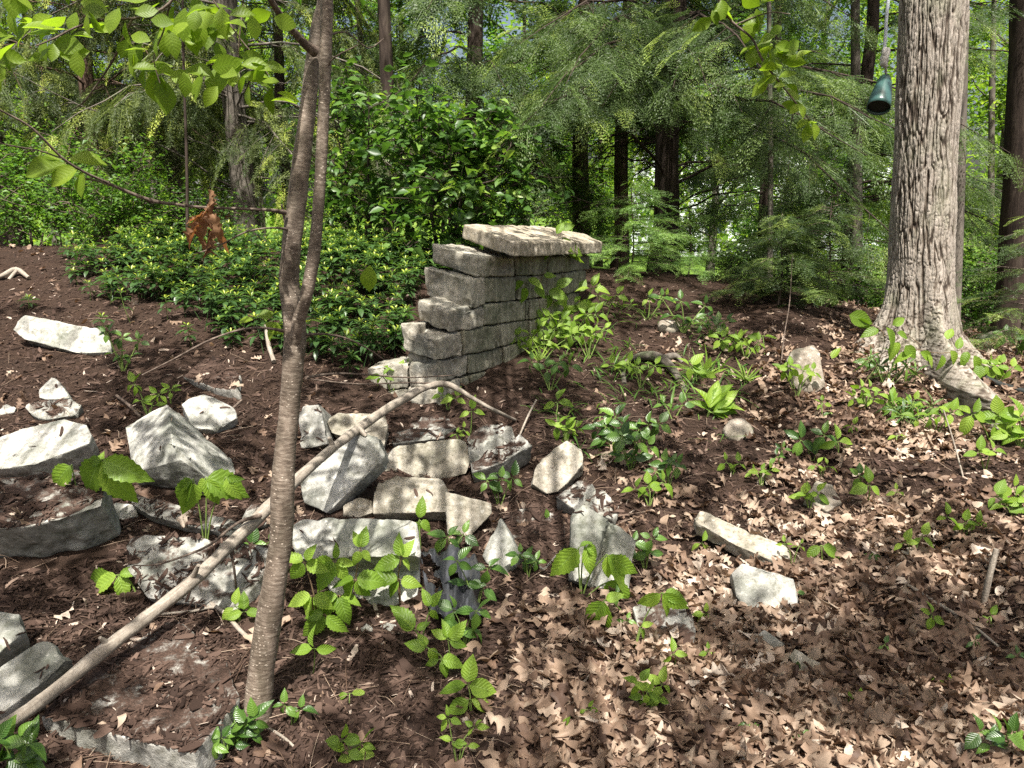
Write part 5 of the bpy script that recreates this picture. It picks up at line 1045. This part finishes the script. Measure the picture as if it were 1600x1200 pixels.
A2 = [
 ("periwinkle_sprig","glossy dark sprig climbing over the plastic sheet",(745,950),85,2,34,D_,4,PW),
 ("periwinkle_sprig","glossy sprig at the lower edge of the plastic sheet",(728,1010),60,2,36,D_,4,PW),
 ("periwinkle_sprig","leafy sprig hugging the sapling's base on its mulch side",(378,1168),50,4,34,D_,5,PW),
 ("periwinkle_sprig","leafy sprig beside the mulched slab's shaded edge",(345,1190),40,3,30,D_,5,PW),
 ("periwinkle_sprig","small sprig of oval leaves on bare mulch just past the sapling base",(455,1135),40,2,26,D_,4,PW),
 ("periwinkle_sprig","dark sprig under the twin-lobed grooved block",(780,790),45,3,28,D_,4,PW),
 ("periwinkle_sprig","dark small sprig in front of the small tan block",(712,868),32,2,32,D_,4,PW),
 ("periwinkle_sprig","sprig between the pale block edge and the bright leaning block",(825,900),32,3,22,D_,4,PW),
 ("periwinkle_sprig","dusky sprig against the bright leaning block's leaf-litter side",(1008,890),50,2,30,D_,4,PW),
 ("periwinkle_sprig","sprig behind the sapling where the long block ends",(408,880),40,2,34,D_,3,PW),
 ("periwinkle_sprig","sprig tucked under the sapling by the long block's end",(375,975),30,2,30,'seedling',3,None),
 ("periwinkle_sprig","large glossy bright sprig at the low end of the bare branch",(25,1215),62,5,44,D_,4,PW),
 ("periwinkle_sprig","dark glossy patch on the soil past the small oak-leaf pile",(1045,760),38,4,24,D_,4,PW),
 ("periwinkle_sprig","glossy sprig just above the half-sunken cracked block",(985,735),55,4,26,D_,4,PW),
 ("seedling","pair of lime leaves on mulch beyond the sapling's lower trunk",(488,1052),38,1,34,'seedling',3,None),
 ("seedling","tall thin seedling with one long leaf below the plastic sheet",(738,1115),80,1,52,'seedling',3,None),
 ("seedling","lime seedling at the picture's lower edge near the sapling",(548,1190),50,2,36,'seedling',4,None),
 ("seedling","small lime sprout flat on the mulch under the lime plant",(545,1100),16,1,34,'seedling',2,None),
 ("seedling","reddish-stemmed seedling on bare soil at the lower picture edge",(715,1195),70,2,24,'seedling',4,None),
 ("seedling","bushy seedling on leaf litter below the mulch-smothered rim",(1015,1110),50,3,28,'seedling',4,None),
 ("seedling","small seedling just above that bushy one by the smothered rim",(1050,1050),28,1,26,'seedling',3,None),
 ("seedling","upright bright sprout beside the pale corner of the mulch-covered block",(232,652),55,2,20,'seedling',5,None),
 ("seedling","second upright sprout between pale corner and ridge-shaped block",(268,630),28,1,18,'seedling',5,None),
 ("seedling","sprig of small leaves at the end of the long pale slab",(192,580),60,3,18,D_,5,None),
 ("seedling","seedling with paired leaves in front of the wall's return wing",(612,612),42,2,26,'seedling',4,None),
 ("seedling","drooping seedling against the wall's broken lower courses",(648,612),40,2,28,'seedling',4,None),
 ("seedling","dim seedling at the wall's foot among dead leaves",(700,640),32,2,22,'seedling',3,None),
 ("seedling","bright leaf pair next to the bent branch tip",(735,676),36,1,26,'seedling',3,None),
 ("seedling","small sprouts on the mulch behind the gray mulch-topped block",(718,690),18,2,14,'seedling',3,None),
 ("leafy_weed","clump of green weeds at the wall's foot beneath the hanging vine",(850,560),60,5,22,'seedling',5,None),
 ("leafy_weed","fresh weeds leaning out from the wall's far foot",(885,545),70,6,26,'seedling',5,None),
 ("leafy_weed","tall broad-leaved weed rising against the wall's far courses",(895,520),85,3,34,'seedling',3,None),
 ("leafy_weed","thin leafy weed in front of the wall beside the far courses",(920,560),50,5,20,'seedling',4,None),
 ("leafy_weed","dusky weed patch on the slope below the wall's far end",(860,610),50,4,26,D_,4,None),
 ("leafy_weed","three drooping pale leaves on the slope midway between wall and twin-lobed block",(868,650),40,1,38,'seedling',3,None),
 ("leafy_weed","bright ferny weed just above the plain gray corner-stood block",(885,690),30,4,28,'seedling',4,None),
 ("leafy_weed","dark broad-leaved weed in dappled light past the plain gray block",(955,700),52,4,32,D_,4,None),
 ("leafy_weed","leafy weed patch beyond the plain gray block's corner",(1000,700),40,5,28,D_,4,None),
 ("leafy_weed","lime weed where the gnarled root meets the soil",(1000,605),42,3,20,'seedling',4,None),
 ("leafy_weed","row of lime leaves under the arch of the gnarled root",(975,590),24,4,20,'seedling',3,None),
 ("leafy_weed","heart-leaved seedling on dark soil beyond the wall's far foot",(945,500),48,2,26,'seedling',3,None),
 ("leafy_weed","pale green seedlings beside the rounded rock on shaded soil",(1012,500),42,3,20,'seedling',3,None),
 ("leafy_weed","narrow-leaved weed behind the rounded rock on shaded soil",(1068,520),60,3,26,D_,4,None),
 ("leafy_weed","dusky weed patch on dark soil below the dusky young hemlock",(1115,530),36,5,20,D_,4,None),
 ("leafy_weed","pale weed patch just past the dusky one below the young hemlock",(1140,550),34,4,22,'seedling',4,None),
 ("leafy_weed","large single-leaved seedling near the thin dry stalk",(1195,555),44,1,34,'seedling',2,None),
 ("leafy_weed","small weeds scattered behind the standing brown stone",(1165,560),30,4,20,'seedling',4,None),
 ("leafy_weed","bright weed beside the broad lily-like leaves above the round brown rock",(1090,600),34,2,30,'seedling',4,None),
 ("leafy_weed","blue-green two-leaved weed on litter above the round brown rock",(1052,655),28,2,22,D_,3,None),
 ("leafy_weed","pale leafy weed at the foot of the standing brown stone",(1245,620),48,4,22,'seedling',4,None),
 ("leafy_weed","dark umbrella-leaved seedling on litter below the standing stone",(1270,720),50,2,40,D_,4,None),
 ("leafy_weed","drooping pale-leaved seedling beside the umbrella-leaved one",(1308,715),40,1,36,'seedling',3,None),
 ("leafy_weed","small lime weed just under the umbrella-leaved seedling",(1285,745),26,2,18,'seedling',3,None),
 ("leafy_weed","curled two-leaved seedling in the gully by the pinkish flat rock",(1355,790),38,1,36,'seedling',3,None),
 ("leafy_weed","weeds on litter between the round rock and the pinkish rock",(1190,760),28,3,20,'seedling',3,None),
 ("leafy_weed","pale sprawling weed in front of the pinkish flat rock",(1265,795),26,3,28,'seedling',3,None),
 ("leafy_weed","lone sprout beside the long tan slab's far end",(1238,885),40,2,16,'seedling',3,None),
 ("leafy_weed","low weed in dead leaves above the long tan slab",(1145,740),22,2,22,'seedling',3,None),
 ("leafy_weed","weeds just uphill of the long tan slab near the cracked block",(1015,790),40,3,32,'seedling',3,None),
 ("leafy_weed","tiny lime sprout below the notched white block's far leaf drift",(1335,1110),18,2,20,'seedling',3,None),
 ("leafy_weed","small green sprout in the leaf drift past the notched white block",(1372,1030),26,2,16,D_,3,None),
 ("leafy_weed","leafy clump at the lower picture corner on dead leaves",(1560,1190),50,5,46,D_,3,None),
 ("leafy_weed","bright three-leaved weed at the foot of the standing slanted stick",(1548,985),24,1,28,'seedling',3,None),
 ("leafy_weed","drooping olive seedling in litter above the long thin stick",(1425,870),42,2,30,'seedling',3,None),
 ("leafy_weed","sprawling seedlings on the sunlit slope by the slanted standing stick",(1505,840),36,3,28,'seedling',3,None),
 ("leafy_weed","bright paired leaves on the sunny slope at the picture edge",(1540,735),34,2,32,'seedling',3,None),
 ("leafy_weed","cluster of bright broad leaves below the big tree's front root tip",(1550,690),50,3,44,'seedling',4,None),
 ("leafy_weed","bright broad leaves at the picture edge level with the front root tip",(1595,700),56,3,42,'seedling',3,None),
 ("leafy_weed","bright weeds crowding the picture edge below the root tip",(1590,810),60,4,36,'seedling',3,None),
 ("leafy_weed","lime weeds spilling over the shaded ground behind the front root",(1560,600),44,4,26,'seedling',4,None),
 ("leafy_weed","dim weeds in the shade behind the furrowed tree",(1600,560),40,4,28,D_,4,None),
 ("leafy_weed","mixed weeds on the sunlit bank in front of the furrowed trunk",(1405,660),40,5,24,'seedling',4,None),
 ("leafy_weed","low weeds on litter between standing stone and furrowed tree",(1350,640),34,4,22,'seedling',4,None),
 ("leafy_weed","yellow-green weeds at the near edge of the furrowed tree's roots",(1460,680),40,4,26,'seedling',4,None),
 ("leafy_weed","bright plants between the young feathery hemlock and furrowed trunk",(1290,480),30,5,22,'seedling',4,None),
]
for (nm, lb, bs, h, n_, ln, mt, nl, gp) in A2: auto(nm, lb, "weed" if nm == "leafy_weed" else ("seedling" if nm == "seedling" else "sprig"), bs, h, n_, ln, mt, nl=nl, group=gp)
# vine on the wall
vn = thing("climbing_vine", "thin vine with heart-shaped leaves draped over the capstone and down the shaded wall face", "vine", tuple(at(862, 372, 4.75))); s = Acc(); l = Acc()
VY = lambda u: Yf(u) - .05
for L in ([(845,600),(838,560),(845,500),(842,450),(862,400),(872,372),(880,358)],[(846,500),(868,470),(885,480)],[(862,405),(850,425),(830,440)],[(900,520),(905,470),(912,440)]):
    tube(s, smooth_path([tuple(at(u, v, VY(u))) for u, v in L], 4), .0016, 4)
for (u, v, g, ln) in [(845,382,200,26),(858,390,230,28),(868,380,-20,34),(880,372,-60,34),(885,385,-30,30),(890,378,-75,40),(870,365,60,24),(855,385,150,22),(878,360,30,26),(893,390,-50,26),
    (818,440,215,26),(826,436,-30,28),(838,445,-60,26),(822,450,250,26),(850,432,10,22),(858,455,-20,34),(868,455,-50,34),(860,462,240,30),(870,448,30,30),(905,455,60,24),(908,470,-30,30)]:
    blade(l, SM, u, v, VY(u) - .03, g, ln, .4)
s.build("stem", M['stemr'], vn); l.build("leaves", M['seedling'], vn)
# leafy twigs of a creeper in front of the big trunk
cr = thing("leafy_creeper", "leafy creeper strung in front of the furrowed trunk's base with lime leaves", "creeper", tuple(ghit(1350, 620))); s = Acc(); l = Acc()
CY = 4.35
for L in ([(1350,600),(1375,560),(1380,520),(1345,500),(1320,492)],[(1375,560),(1420,545),(1470,552),(1520,545),(1560,560)],[(1380,525),(1410,520),(1440,540)]): tube(s, smooth_path([tuple(at(u, v, CY)) for u, v in L], 4), .002, 4)
for (u, v, g, ln) in [(1328,492,-20,42),(1340,498,-35,30),(1372,515,200,30),(1385,512,-70,40),(1395,508,30,26),(1402,520,-20,24),(1405,535,240,34),(1415,540,-50,28),(1425,552,200,30),(1438,550,-30,30),(1450,555,-60,24),(1472,555,-100,26),(1485,548,-60,28),(1500,560,-10,20),(1512,550,240,26),(1522,556,-70,30),(1530,570,-100,26),(1300,560,60,22),(1480,530,60,24),(1496,545,70,22),(1550,575,-30,22)]:
    blade(l, SM, u, v, CY - .03, g, ln, .4)
s.build("stem", M['stemr'], cr); l.build("leaves", M['seedling'], cr)
# broad-leaved clumps
LBG = [(-60,0)]
plant("broad_leaf_clump", "clump of big dark blue-green leaves on pale stalks at the top of the bank", "plant", (20,378), [(5,335,0,[(110,52),(60,50),(150,44)]),(30,330,-.1,[(80,50),(30,46),(120,40)]),(50,345,.1,[(20,48),(-15,40),(70,40)])], D_, LB, .3, 4, stemmat='cloth')
plant("broad_leaf_clump", "tall folded leaves with silvery undersides standing on the bank", "plant", (112,375), [(108,366,0,[(125,70),(115,62)]),(118,368,-.05,[(98,66),(80,30)])], D_, LB, .1, 3)
plant("broad_leaf_clump", "bright yellow-green broad leaves at the ground cover's far edge by the sapling", "plant", (415,372), [(405,358,0,[(120,36),(80,34),(160,30)]),(425,358,0,[(60,36),(20,34),(100,30)])], 'seedling', LB, .3, 2)
plant("lily_like_plant", "broad lily-like leaves fanning out above the round brown rock", "plant", (1105,650), [(1108,640,0,[(70,50),(35,52),(110,40),(10,50),(-20,52),(150,30),(55,60)]),(1112,645,-.03,[(-5,56),(25,44),(-35,40)])], 'seedling', LB, .4, 2)
plant("strappy_clump", "clump of narrow arching blades on soil beside the broad lily-like leaves", "plant", (1165,600), [(1165,596,0,[(a_, random.uniform(18, 42)) for a_ in range(15, 170, 13)])], 'seedling', STN, .2, 1.2)
plant("strappy_clump", "wispy grass tuft at the wall's foot among the weeds", "plant", (842,570), [(842,566,0,[(a_, random.uniform(18, 36)) for a_ in range(50, 135, 14)])], 'seedling', STN, .2, 1)
plant("strappy_clump", "thin grass blades between the round rock and gnarled root", "plant", (1100,590), [(1100,588,0,[(a_, random.uniform(25, 55)) for a_ in range(20, 165, 14)])], 'seedling', STN, .2, 1)
plant("lobed_leaf_plant", "dark deeply cut leaves in front of the furrowed tree, upper clump", "plant", (1385,605), [(1360 + 14 * k, 560 + (k % 3) * 12, random.uniform(-.05, .05), [(a_ + random.uniform(-8, 8), random.uniform(16, 26)) for a_ in range(0, 360, 45)]) for k in range(6)], D_, ST, .5, 1.2)
plant("lobed_leaf_plant", "star-shaped cut leaves on litter below the dark clump by the furrowed tree", "plant", (1420,665), [(1395 + 15 * k, 635 + (k % 2) * 16, random.uniform(-.05, .05), [(a_ + random.uniform(-8, 8), random.uniform(18, 28)) for a_ in range(0, 360, 45)]) for k in range(5)], D_, ST, .6, 1.2)

# small seedlings nothing tells apart
for k in range(34):
    for _ in range(50):
        u = random.uniform(840, 1600); v = random.uniform(560, 1180)
        if v < 560 + (u - 1500) * .9: continue
        if all((u - a_[2][0]) ** 2 + ((v - a_[2][1]) * 1.4) ** 2 > 45 ** 2 for a_ in A2): break
    auto("small_seedling", "small green seedling poking up through the brown leaf litter", "seedling", (u, v), random.uniform(12, 26), 1, random.uniform(12, 20) * (.6 + v / 1400), random.choice(('seedling', D_)), nl=random.choice((2, 3, 4)), group="small seedlings in the leaf litter")

# ground cover sprigs: dense mat as one mass, edge sprigs on their own
WH = [leaf_tpl(4, w, .25, d, 0, peak=.6) for w, d in ((.38, .25), (.42, .5), (.34, .1))]
def cover_sprig(sa, la, P, h, sz):
    P = np.array(P); tl = rng.normal(0, .25, 2); top = P + np.array([tl[0] * h, tl[1] * h, h]); tube(sa, np.array([P - [0, 0, .02], (P + top) / 2 + rng.normal(0, .006, 3), top]), np.array([.0028, .0024, .002]), 4, rnd=.3, cap=False)
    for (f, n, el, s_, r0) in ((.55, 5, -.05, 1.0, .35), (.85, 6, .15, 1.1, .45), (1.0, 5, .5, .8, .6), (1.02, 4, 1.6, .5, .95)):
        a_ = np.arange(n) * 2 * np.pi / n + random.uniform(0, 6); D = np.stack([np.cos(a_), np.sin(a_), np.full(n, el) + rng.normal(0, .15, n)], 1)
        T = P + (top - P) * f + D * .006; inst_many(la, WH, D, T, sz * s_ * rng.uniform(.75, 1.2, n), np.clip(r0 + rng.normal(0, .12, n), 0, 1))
poly = np.array([(95,405),(200,392),(400,392),(690,392),(672,450),(640,505),(622,575),(560,600),(500,580),(440,560),(380,560),(345,525),(300,520),(250,560),(215,590),(185,560),(178,505),(150,470),(190,440),(100,430)], float)
def inpoly(u, v, P):
    x, y = P[:, 0], P[:, 1]; r = np.zeros(len(u), bool); j = len(P) - 1
    for i in range(len(P)):
        c = ((y[i] > v) != (y[j] > v)) & (u < (x[j] - x[i]) * (v - y[i]) / (y[j] - y[i] + 1e-9) + x[i]); r ^= c; j = i
    return r
X = rng.uniform(-4.2, 0.2, 16000); Y = rng.uniform(4.0, 7.2, 16000); Zg = gz(X, Y); u, v = proj(np.stack([X, Y, Zg], 1)); ok = inpoly(u, v, poly)
dens_ = .45 - .3 * ((v > 470) & (u < 330)) + .35 * ((u > 400) & (v > 470)) + 1.3 * fbm(np.stack([X * 1.6, Y * 1.6, 0 * X], 1), 2, 91) + .25 * (Y - 5.2) + .35 * (u > 480) + .25 * ((u > 220) & (v < 430)); ok &= rng.uniform(0, 1, len(X)) < np.clip(dens_, 0, 1) * .085
sa = Acc(); X, Y, Zg = X[ok], Y[ok], Zg[ok]; print("cover sprigs", len(X))
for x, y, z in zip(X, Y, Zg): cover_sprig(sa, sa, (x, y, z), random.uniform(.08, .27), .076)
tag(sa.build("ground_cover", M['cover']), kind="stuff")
for (u, v, h, lb) in [(172,470,.16,"leafy green sprig beside the white shard on the mulch"),(205,505,.2,"dark leafy sprig uphill of the long pale slab's rounded end"),(140,470,.12,"bright-tipped sprig on mulch just above the long pale slab"),(122,445,.1,"small bright-tipped sprig high on the mulch bank"),(165,525,.12,"low sprig right against the long pale slab's end"),(262,500,.14,"sprig with yellow-green tip above the bare drooping twig"),(300,540,.12,"sprig under the bare drooping twig of the sapling"),(45,482,.07,"tiny sprout touching the long pale slab's top edge")]:
    o = ghit(u, v); rt = thing("ground_cover_sprig", lb, "sprig", tuple(o), "single sprigs at the edge of the ground cover"); s = Acc(); l = Acc(); cover_sprig(s, l, o, h, .06); s.build("stem", M['stemg'], rt); l.build("leaves", M['cover'], rt)

# ---------------------------------------------------------------- litter and mulch
bpy.context.view_layer.update()
Vt = []; Ft = []; off = 0
def addmesh(o):
    global off
    me = o.data; n = len(me.vertices); co = np.empty(n * 3, np.float32); me.vertices.foreach_get("co", co); mw = np.array(o.matrix_world); co = co.reshape(-1, 3) @ mw[:3, :3].T + mw[:3, 3]
    me.calc_loop_triangles(); t = np.empty(len(me.loop_triangles) * 3, np.int32); me.loop_triangles.foreach_get("vertices", t); Vt.append(co); Ft.append(t.reshape(-1, 3) + off); off += n
SOWN = []
for o in STONES:
    n0 = sum(len(x) for x in Ft); addmesh(o); mn = o.data.materials[0].name; SOWN += [1.0 if 'covered' in mn else (.45 if 'strewn' in mn else .02)] * (sum(len(x) for x in Ft) - n0)
SB = BVHTree.FromPolygons(np.concatenate(Vt).tolist(), np.concatenate(Ft).tolist())
cover_amt = {}
def drop(X, Y, keep_on_stone):
    """where each thing lands: on the ground or on a stone"""
    Z = gz(X, Y); P = np.stack([X, Y, Z], 1); e = .03
    Nn = norm(np.stack([gz(X - e, Y) - gz(X + e, Y), gz(X, Y - e) - gz(X, Y + e), np.full(len(X), 2 * e)], 1)); ok = np.ones(len(X), bool); on = np.zeros(len(X), bool)
    for i in range(len(X)):
        h = SB.ray_cast(Vector((X[i], Y[i], 3)), Vector((0, 0, -1)))
        if h[0] is not None and h[0].z > Z[i]:
            on[i] = True; nz_ = h[1].z; kp = SOWN[h[2]]
            dn = math.sin(X[i] * 23 + 3 * math.sin(Y[i] * 17)) * .5 + math.sin(Y[i] * 31 + X[i] * 11) * .5
            if nz_ < .7 or h[0].z > 1.0 or (kp < .9 and (kp < .1 or dn < .1 + keep_on_stone)) and random.random() > .02: ok[i] = False
            P[i] = h[0]; Nn[i] = h[1]
    return P[ok], Nn[ok], on[ok]
def litter_amount(P):
    u, v = proj(P); ub = np.interp(v, [430, 520, 600, 700, 780, 850, 900, 1000, 1100, 1200], [1150, 960, 860, 840, 930, 850, 750, 750, 680, 700]); d = (u - ub + 90 * fbm(P * 3.1, 2, 67)) / 360
    a = np.clip(.02 + d * .85, 0.0, .9) ** 1.35; a *= np.clip((v - 430) / 110, .08, 1)
    a *= np.where((u > 900) & (u < 1180) & (v > 560) & (v < 630), .3, 1)
    a *= np.clip(.85 + 2.2 * fbm(P * 1.9, 4, 61), .05, 1.3); return np.where(u < ub, np.where(v > 850, .012, .035), a + .012)
def surf_frames(Nn, tilt):
    n = len(Nn); A_ = norm(Nn + rng.normal(0, tilt, (n, 3))); D = rdir(n); D = norm(D - A_ * (D * A_).sum(1, keepdims=True)); X_ = np.cross(D, A_); return np.stack([X_, D, A_], 2)
# mulch: short fibrous chips
def chip(seed):
    r = random.Random(seed); w = r.uniform(.025, .12) if seed % 4 else r.uniform(.12, .2); t = r.uniform(.012, .035); V = []
    for y in (-.5, -.15, .2, .5):
        k = 1 if abs(y) < .4 else r.uniform(.3, .8); b = r.uniform(-.04, .04)
        for (x, z) in ((-w, -t), (w, -t), (w, t), (-w, t)): V.append((x * k * r.uniform(.7, 1.2) + b, y, z * k + r.uniform(-.02, .02)))
    Q = []
    for i in range(3):
        for j in range(4): Q.append((i * 4 + j, i * 4 + (j + 1) % 4, (i + 1) * 4 + (j + 1) % 4, (i + 1) * 4 + j))
    Q += [(3, 2, 1, 0), (12, 13, 14, 15)]; V = np.array(V); return V, np.array(Q), np.zeros((len(V), 2))
CH = [chip(s) for s in range(12)]
def sampleXY(n, y0, y1, pw=1.6):
    t = rng.uniform(0, 1, n); Y = (y0 ** (1 - pw) + t * (y1 ** (1 - pw) - y0 ** (1 - pw))) ** (1 / (1 - pw)); X = rng.uniform(-1, 1, n) * (Y * .78 + .35); return X, Y
X, Y = sampleXY(160000, 1.15, 7.8, 1.25); P, Nn, on = drop(X, Y, -.15); am = litter_amount(P); k = rng.uniform(0, 1, len(P)) > am * .75; P, Nn = P[k], Nn[k]; print("chips", len(P))
a = Acc(); n = len(P); Fm = surf_frames(Nn, .28); ci = rng.integers(0, 12, n); sz = np.exp(rng.normal(-3.88, .6, n)).clip(.006, .075); rn = np.clip(rng.beta(2.2, 2.2, n) * .95 + (rng.uniform(0, 1, n) < .025) * .5, 0, 1)
for q in range(12):
    m = ci == q; a.inst(CH[q], Fm[m], P[m] + Nn[m] * .004, rn[m], np.stack([sz[m] * .8, sz[m], sz[m] * .8], 1)[:, None, :].reshape(-1, 3)) if False else a.inst(CH[q], Fm[m], P[m] + Nn[m] * .004, rn[m], sz[m])
tag(a.build("mulch_chips", M['mulch'], smooth=False), kind="stuff")
OK_ = [oak_tpl(s, lobes=random.Random(s).choice((3, 4, 4))) for s in range(10)]; BE = [beech_tpl(s) for s in range(8)]
X, Y = sampleXY(46000, 1.1, 8.5, 1.35); P, Nn, on = drop(X, Y, .35); am = litter_amount(P); k = rng.uniform(0, 1, len(P)) < am * .95; P, Nn, am = P[k], Nn[k], am[k]; print("leaves", len(P))
a = Acc(); n = len(P); Fm = surf_frames(Nn, .6); ti = rng.integers(0, 18, n); sz = np.where(ti < 10, rng.uniform(.045, .112, n), rng.uniform(.025, .07, n)); rn = np.clip(rng.normal(.50, .25, n) + .35 * fbm(P * 2.6, 2, 63), 0, 1); hgt = rng.uniform(.0, .03, n) * np.clip(am * 1.4, .3, 1)
for q in range(18):
    m = ti == q; tp = OK_[q] if q < 10 else BE[q - 10]; V0 = tp[0].copy(); V0[:, 1] -= .5; a.inst((V0, tp[1], tp[2]), Fm[m], P[m] + Nn[m] * hgt[m, None] + [0, 0, .008], rn[m], sz[m])
tag(a.build("fallen_leaves", M['litter']), kind="stuff")
# torn leaf bits and small crumbs between the whole leaves
X, Y = sampleXY(46000, 1.15, 7.5, 1.5); P, Nn, on = drop(X, Y, .2); am = litter_amount(P); k = rng.uniform(0, 1, len(P)) < am; P, Nn = P[k], Nn[k]; n = len(P); a = Acc(); Fm = surf_frames(Nn, .6); ti = rng.integers(0, 8, n)
for q in range(8): m = ti == q; a.inst(BE[q], Fm[m], P[m] + [0, 0, .006], np.clip(rng.normal(.5, .28, m.sum()), 0, 1), rng.uniform(.012, .035, m.sum()))
tag(a.build("leaf_crumbs", M['litter']), kind="stuff")
# fine dead grass and twigs
a = Acc(); X, Y = sampleXY(1900, 1.2, 6.5, 1.5)
for x, y in zip(X, Y):
    L = random.uniform(.04, .2); az = random.uniform(0, 6.28); z = gz1(x, y); x2, y2 = x + L * math.cos(az), y + L * math.sin(az); z2 = gz1(x2, y2)
    tube(a, smooth_path([(x, y, z + .006), ((x + x2) / 2 + random.uniform(-.006, .006), (y + y2) / 2, (z + z2) / 2 + random.uniform(.004, .02)), (x2, y2, z2 + .006)], 2), random.uniform(.0006, .0014), 4, rnd=random.uniform(.2, .85), cap=False)
tag(a.build("fine_twigs", M['litter']), kind="stuff")

# thin grass and wiry stems between wall and slope
a = Acc(); G_ = np.array([(840,520),(960,470),(1110,500),(1180,600),(1120,720),(900,730),(830,640)], float); X = rng.uniform(-.2, 2.4, 9000); Y = rng.uniform(3.2, 6.5, 9000); Zg = gz(X, Y); u, v = proj(np.stack([X, Y, Zg], 1)); ok = inpoly(u, v, G_) & (rng.uniform(0, 1, 9000) < .16 + .5 * fbm(np.stack([X * 3, Y * 3, 0 * X], 1), 2, 17)); X, Y, Zg = X[ok], Y[ok], Zg[ok]; n = len(X)
inst_many(a, STN, rdir(n, .15, 1), np.stack([X, Y, Zg], 1), rng.uniform(.05, .17, n), rng.uniform(0, 1, n))
tag(a.build("thin_grass", M['midleaf']), kind="stuff"); print("grass", n)
# ---------------------------------------------------------------- unseen trees overhead, leaf clumps placed to dapple slope and wall
def shade_tree(label, x, y, r, H, blobs):
    z = gz1(x, y); root = thing("shade_tree", label, "tree", (x, y, z), None); tr = Acc(); fo = Acc()
    tube(tr, [(x, y, z - .2), (x + .05, y, z + H * .5), (x, y + .1, z + H)], [r, r * .8, r * .3], 12, wob=.1)
    for (bx, by, bz, br, n, ls) in blobs:
        c = np.array([bx, by, bz]); tube(tr, smooth_path([(x, y, min(bz - .8, z + H * .8)), ((x + bx) / 2, (y + by) / 2, bz), (bx, by, bz)], 4), np.linspace(.02, .008, 9), 5, cap=False)
        nt_ = max(3, n // 40); tw = c + rng.normal(0, .42, (nt_, 3)) * br * np.array([1, 1, .5])
        for t_ in tw: tube(tr, [tuple(c), tuple((c + t_) / 2 + rng.normal(0, .04, 3)), tuple(t_)], [.009, .006, .003], 3, cap=False)
        k = rng.integers(0, nt_, n); T = tw[k] + rng.normal(0, .13 * br ** .5, (n, 3)); inst_many(fo, LF2, rdir(n, -.5, .2), T, ls * rng.uniform(.6, 1.2, n), rng.uniform(0, 1, n), roll=rng.normal(0, .5, n))
    tr.build("trunk", M['bark_grey'], root); fo.build("crown", M['midleaf'], root)
def over(u, v, h, gh=None):
    """the point h metres above the ground on the sun's line to the spot seen at (u, v)"""
    g = ghit(u, v); return g + SUN_DIR * (h / SUN_DIR.z)
def blobset(L):
    out = []
    for (u, v, h, br, n) in L: p = over(u, v, h * .66); out.append((p.x, p.y, p.z, br * .8, int(n * .42), .115))
    return out
shade_tree("unseen tall tree behind the viewer, leaf clumps placed to dapple the mulch bank", -4.5, -9, .22, 9, blobset([
  (60,930,5,.55,190),(230,860,5.5,.4,120),(60,800,6,.5,150),(330,740,5,.45,120),(250,620,6,.6,200),(420,640,5.5,.7,300),(330,560,6,.8,320),(480,560,5,.7,300),(520,480,6,.8,300),(420,470,6,.7,240),(300,450,6.5,.8,200),
  (20,480,6,.4,90),(150,650,5.5,.35,70),(330,905,5,.3,70),(590,1070,5.2,.4,100),(150,990,5.5,.25,50),(590,870,5.5,.3,70),(40,1190,5,.5,180),(600,1180,5.5,.3,70)]))
WS = []
for (u, v) in ((745,450),(790,430),(820,470),(770,510),(720,560),(860,430),(700,595),(800,520),(840,450),(735,500),(870,500)):
    p = at(u, v, Yf(u)) + SUN_DIR * (random.uniform(2.5, 2.9) / SUN_DIR.z); WS.append((p.x, p.y, p.z, .22, 42, .10))  # extra clumps on the sun's line, added to shade the wall face
shade_tree("unseen broad tree behind the viewer, leaf clumps placed to shade the ruined wall", .5, -9.5, .25, 10, WS + blobset([
  (720,560,5.5,.6,260),(780,480,6,.6,240),(700,600,5,.5,200),(760,430,6.5,.6,220),(700,430,6.5,.5,160),(840,600,5.5,.6,260),(950,640,5.5,.5,170),(640,680,5.5,.45,110),(860,720,5.5,.4,110),(700,740,5.5,.35,70),
  (600,780,5.5,.35,80),(1050,480,6,.9,520),(1150,470,6,.9,520),(950,450,6.5,.7,300),(1100,540,6,.7,330),(1010,590,5.5,.5,200),(980,900,5.3,.28,60),(890,980,5.5,.25,50),(1060,1160,5,.35,90)]))
shade_tree("unseen wide-crowned tree beside the viewer, leaf clumps placed to dapple the leafy slope", 4.2, -9, .25, 10, blobset([
  (1230,510,6,.8,420),(1190,640,5.5,.5,200),(1260,700,5.5,.4,130),(1330,760,5.5,.35,110),(1420,830,5,.4,140),(1500,900,5,.5,200),(1420,960,5,.45,200),(1540,1000,5,.6,330),(1450,1040,5,.6,330),(1350,1110,5,.5,200),(1560,1120,5,.6,300),(1590,1060,5,.5,240),(1270,1010,5.2,.3,60),
  (1140,700,5.5,.35,80),(1100,760,5,.25,60)]))
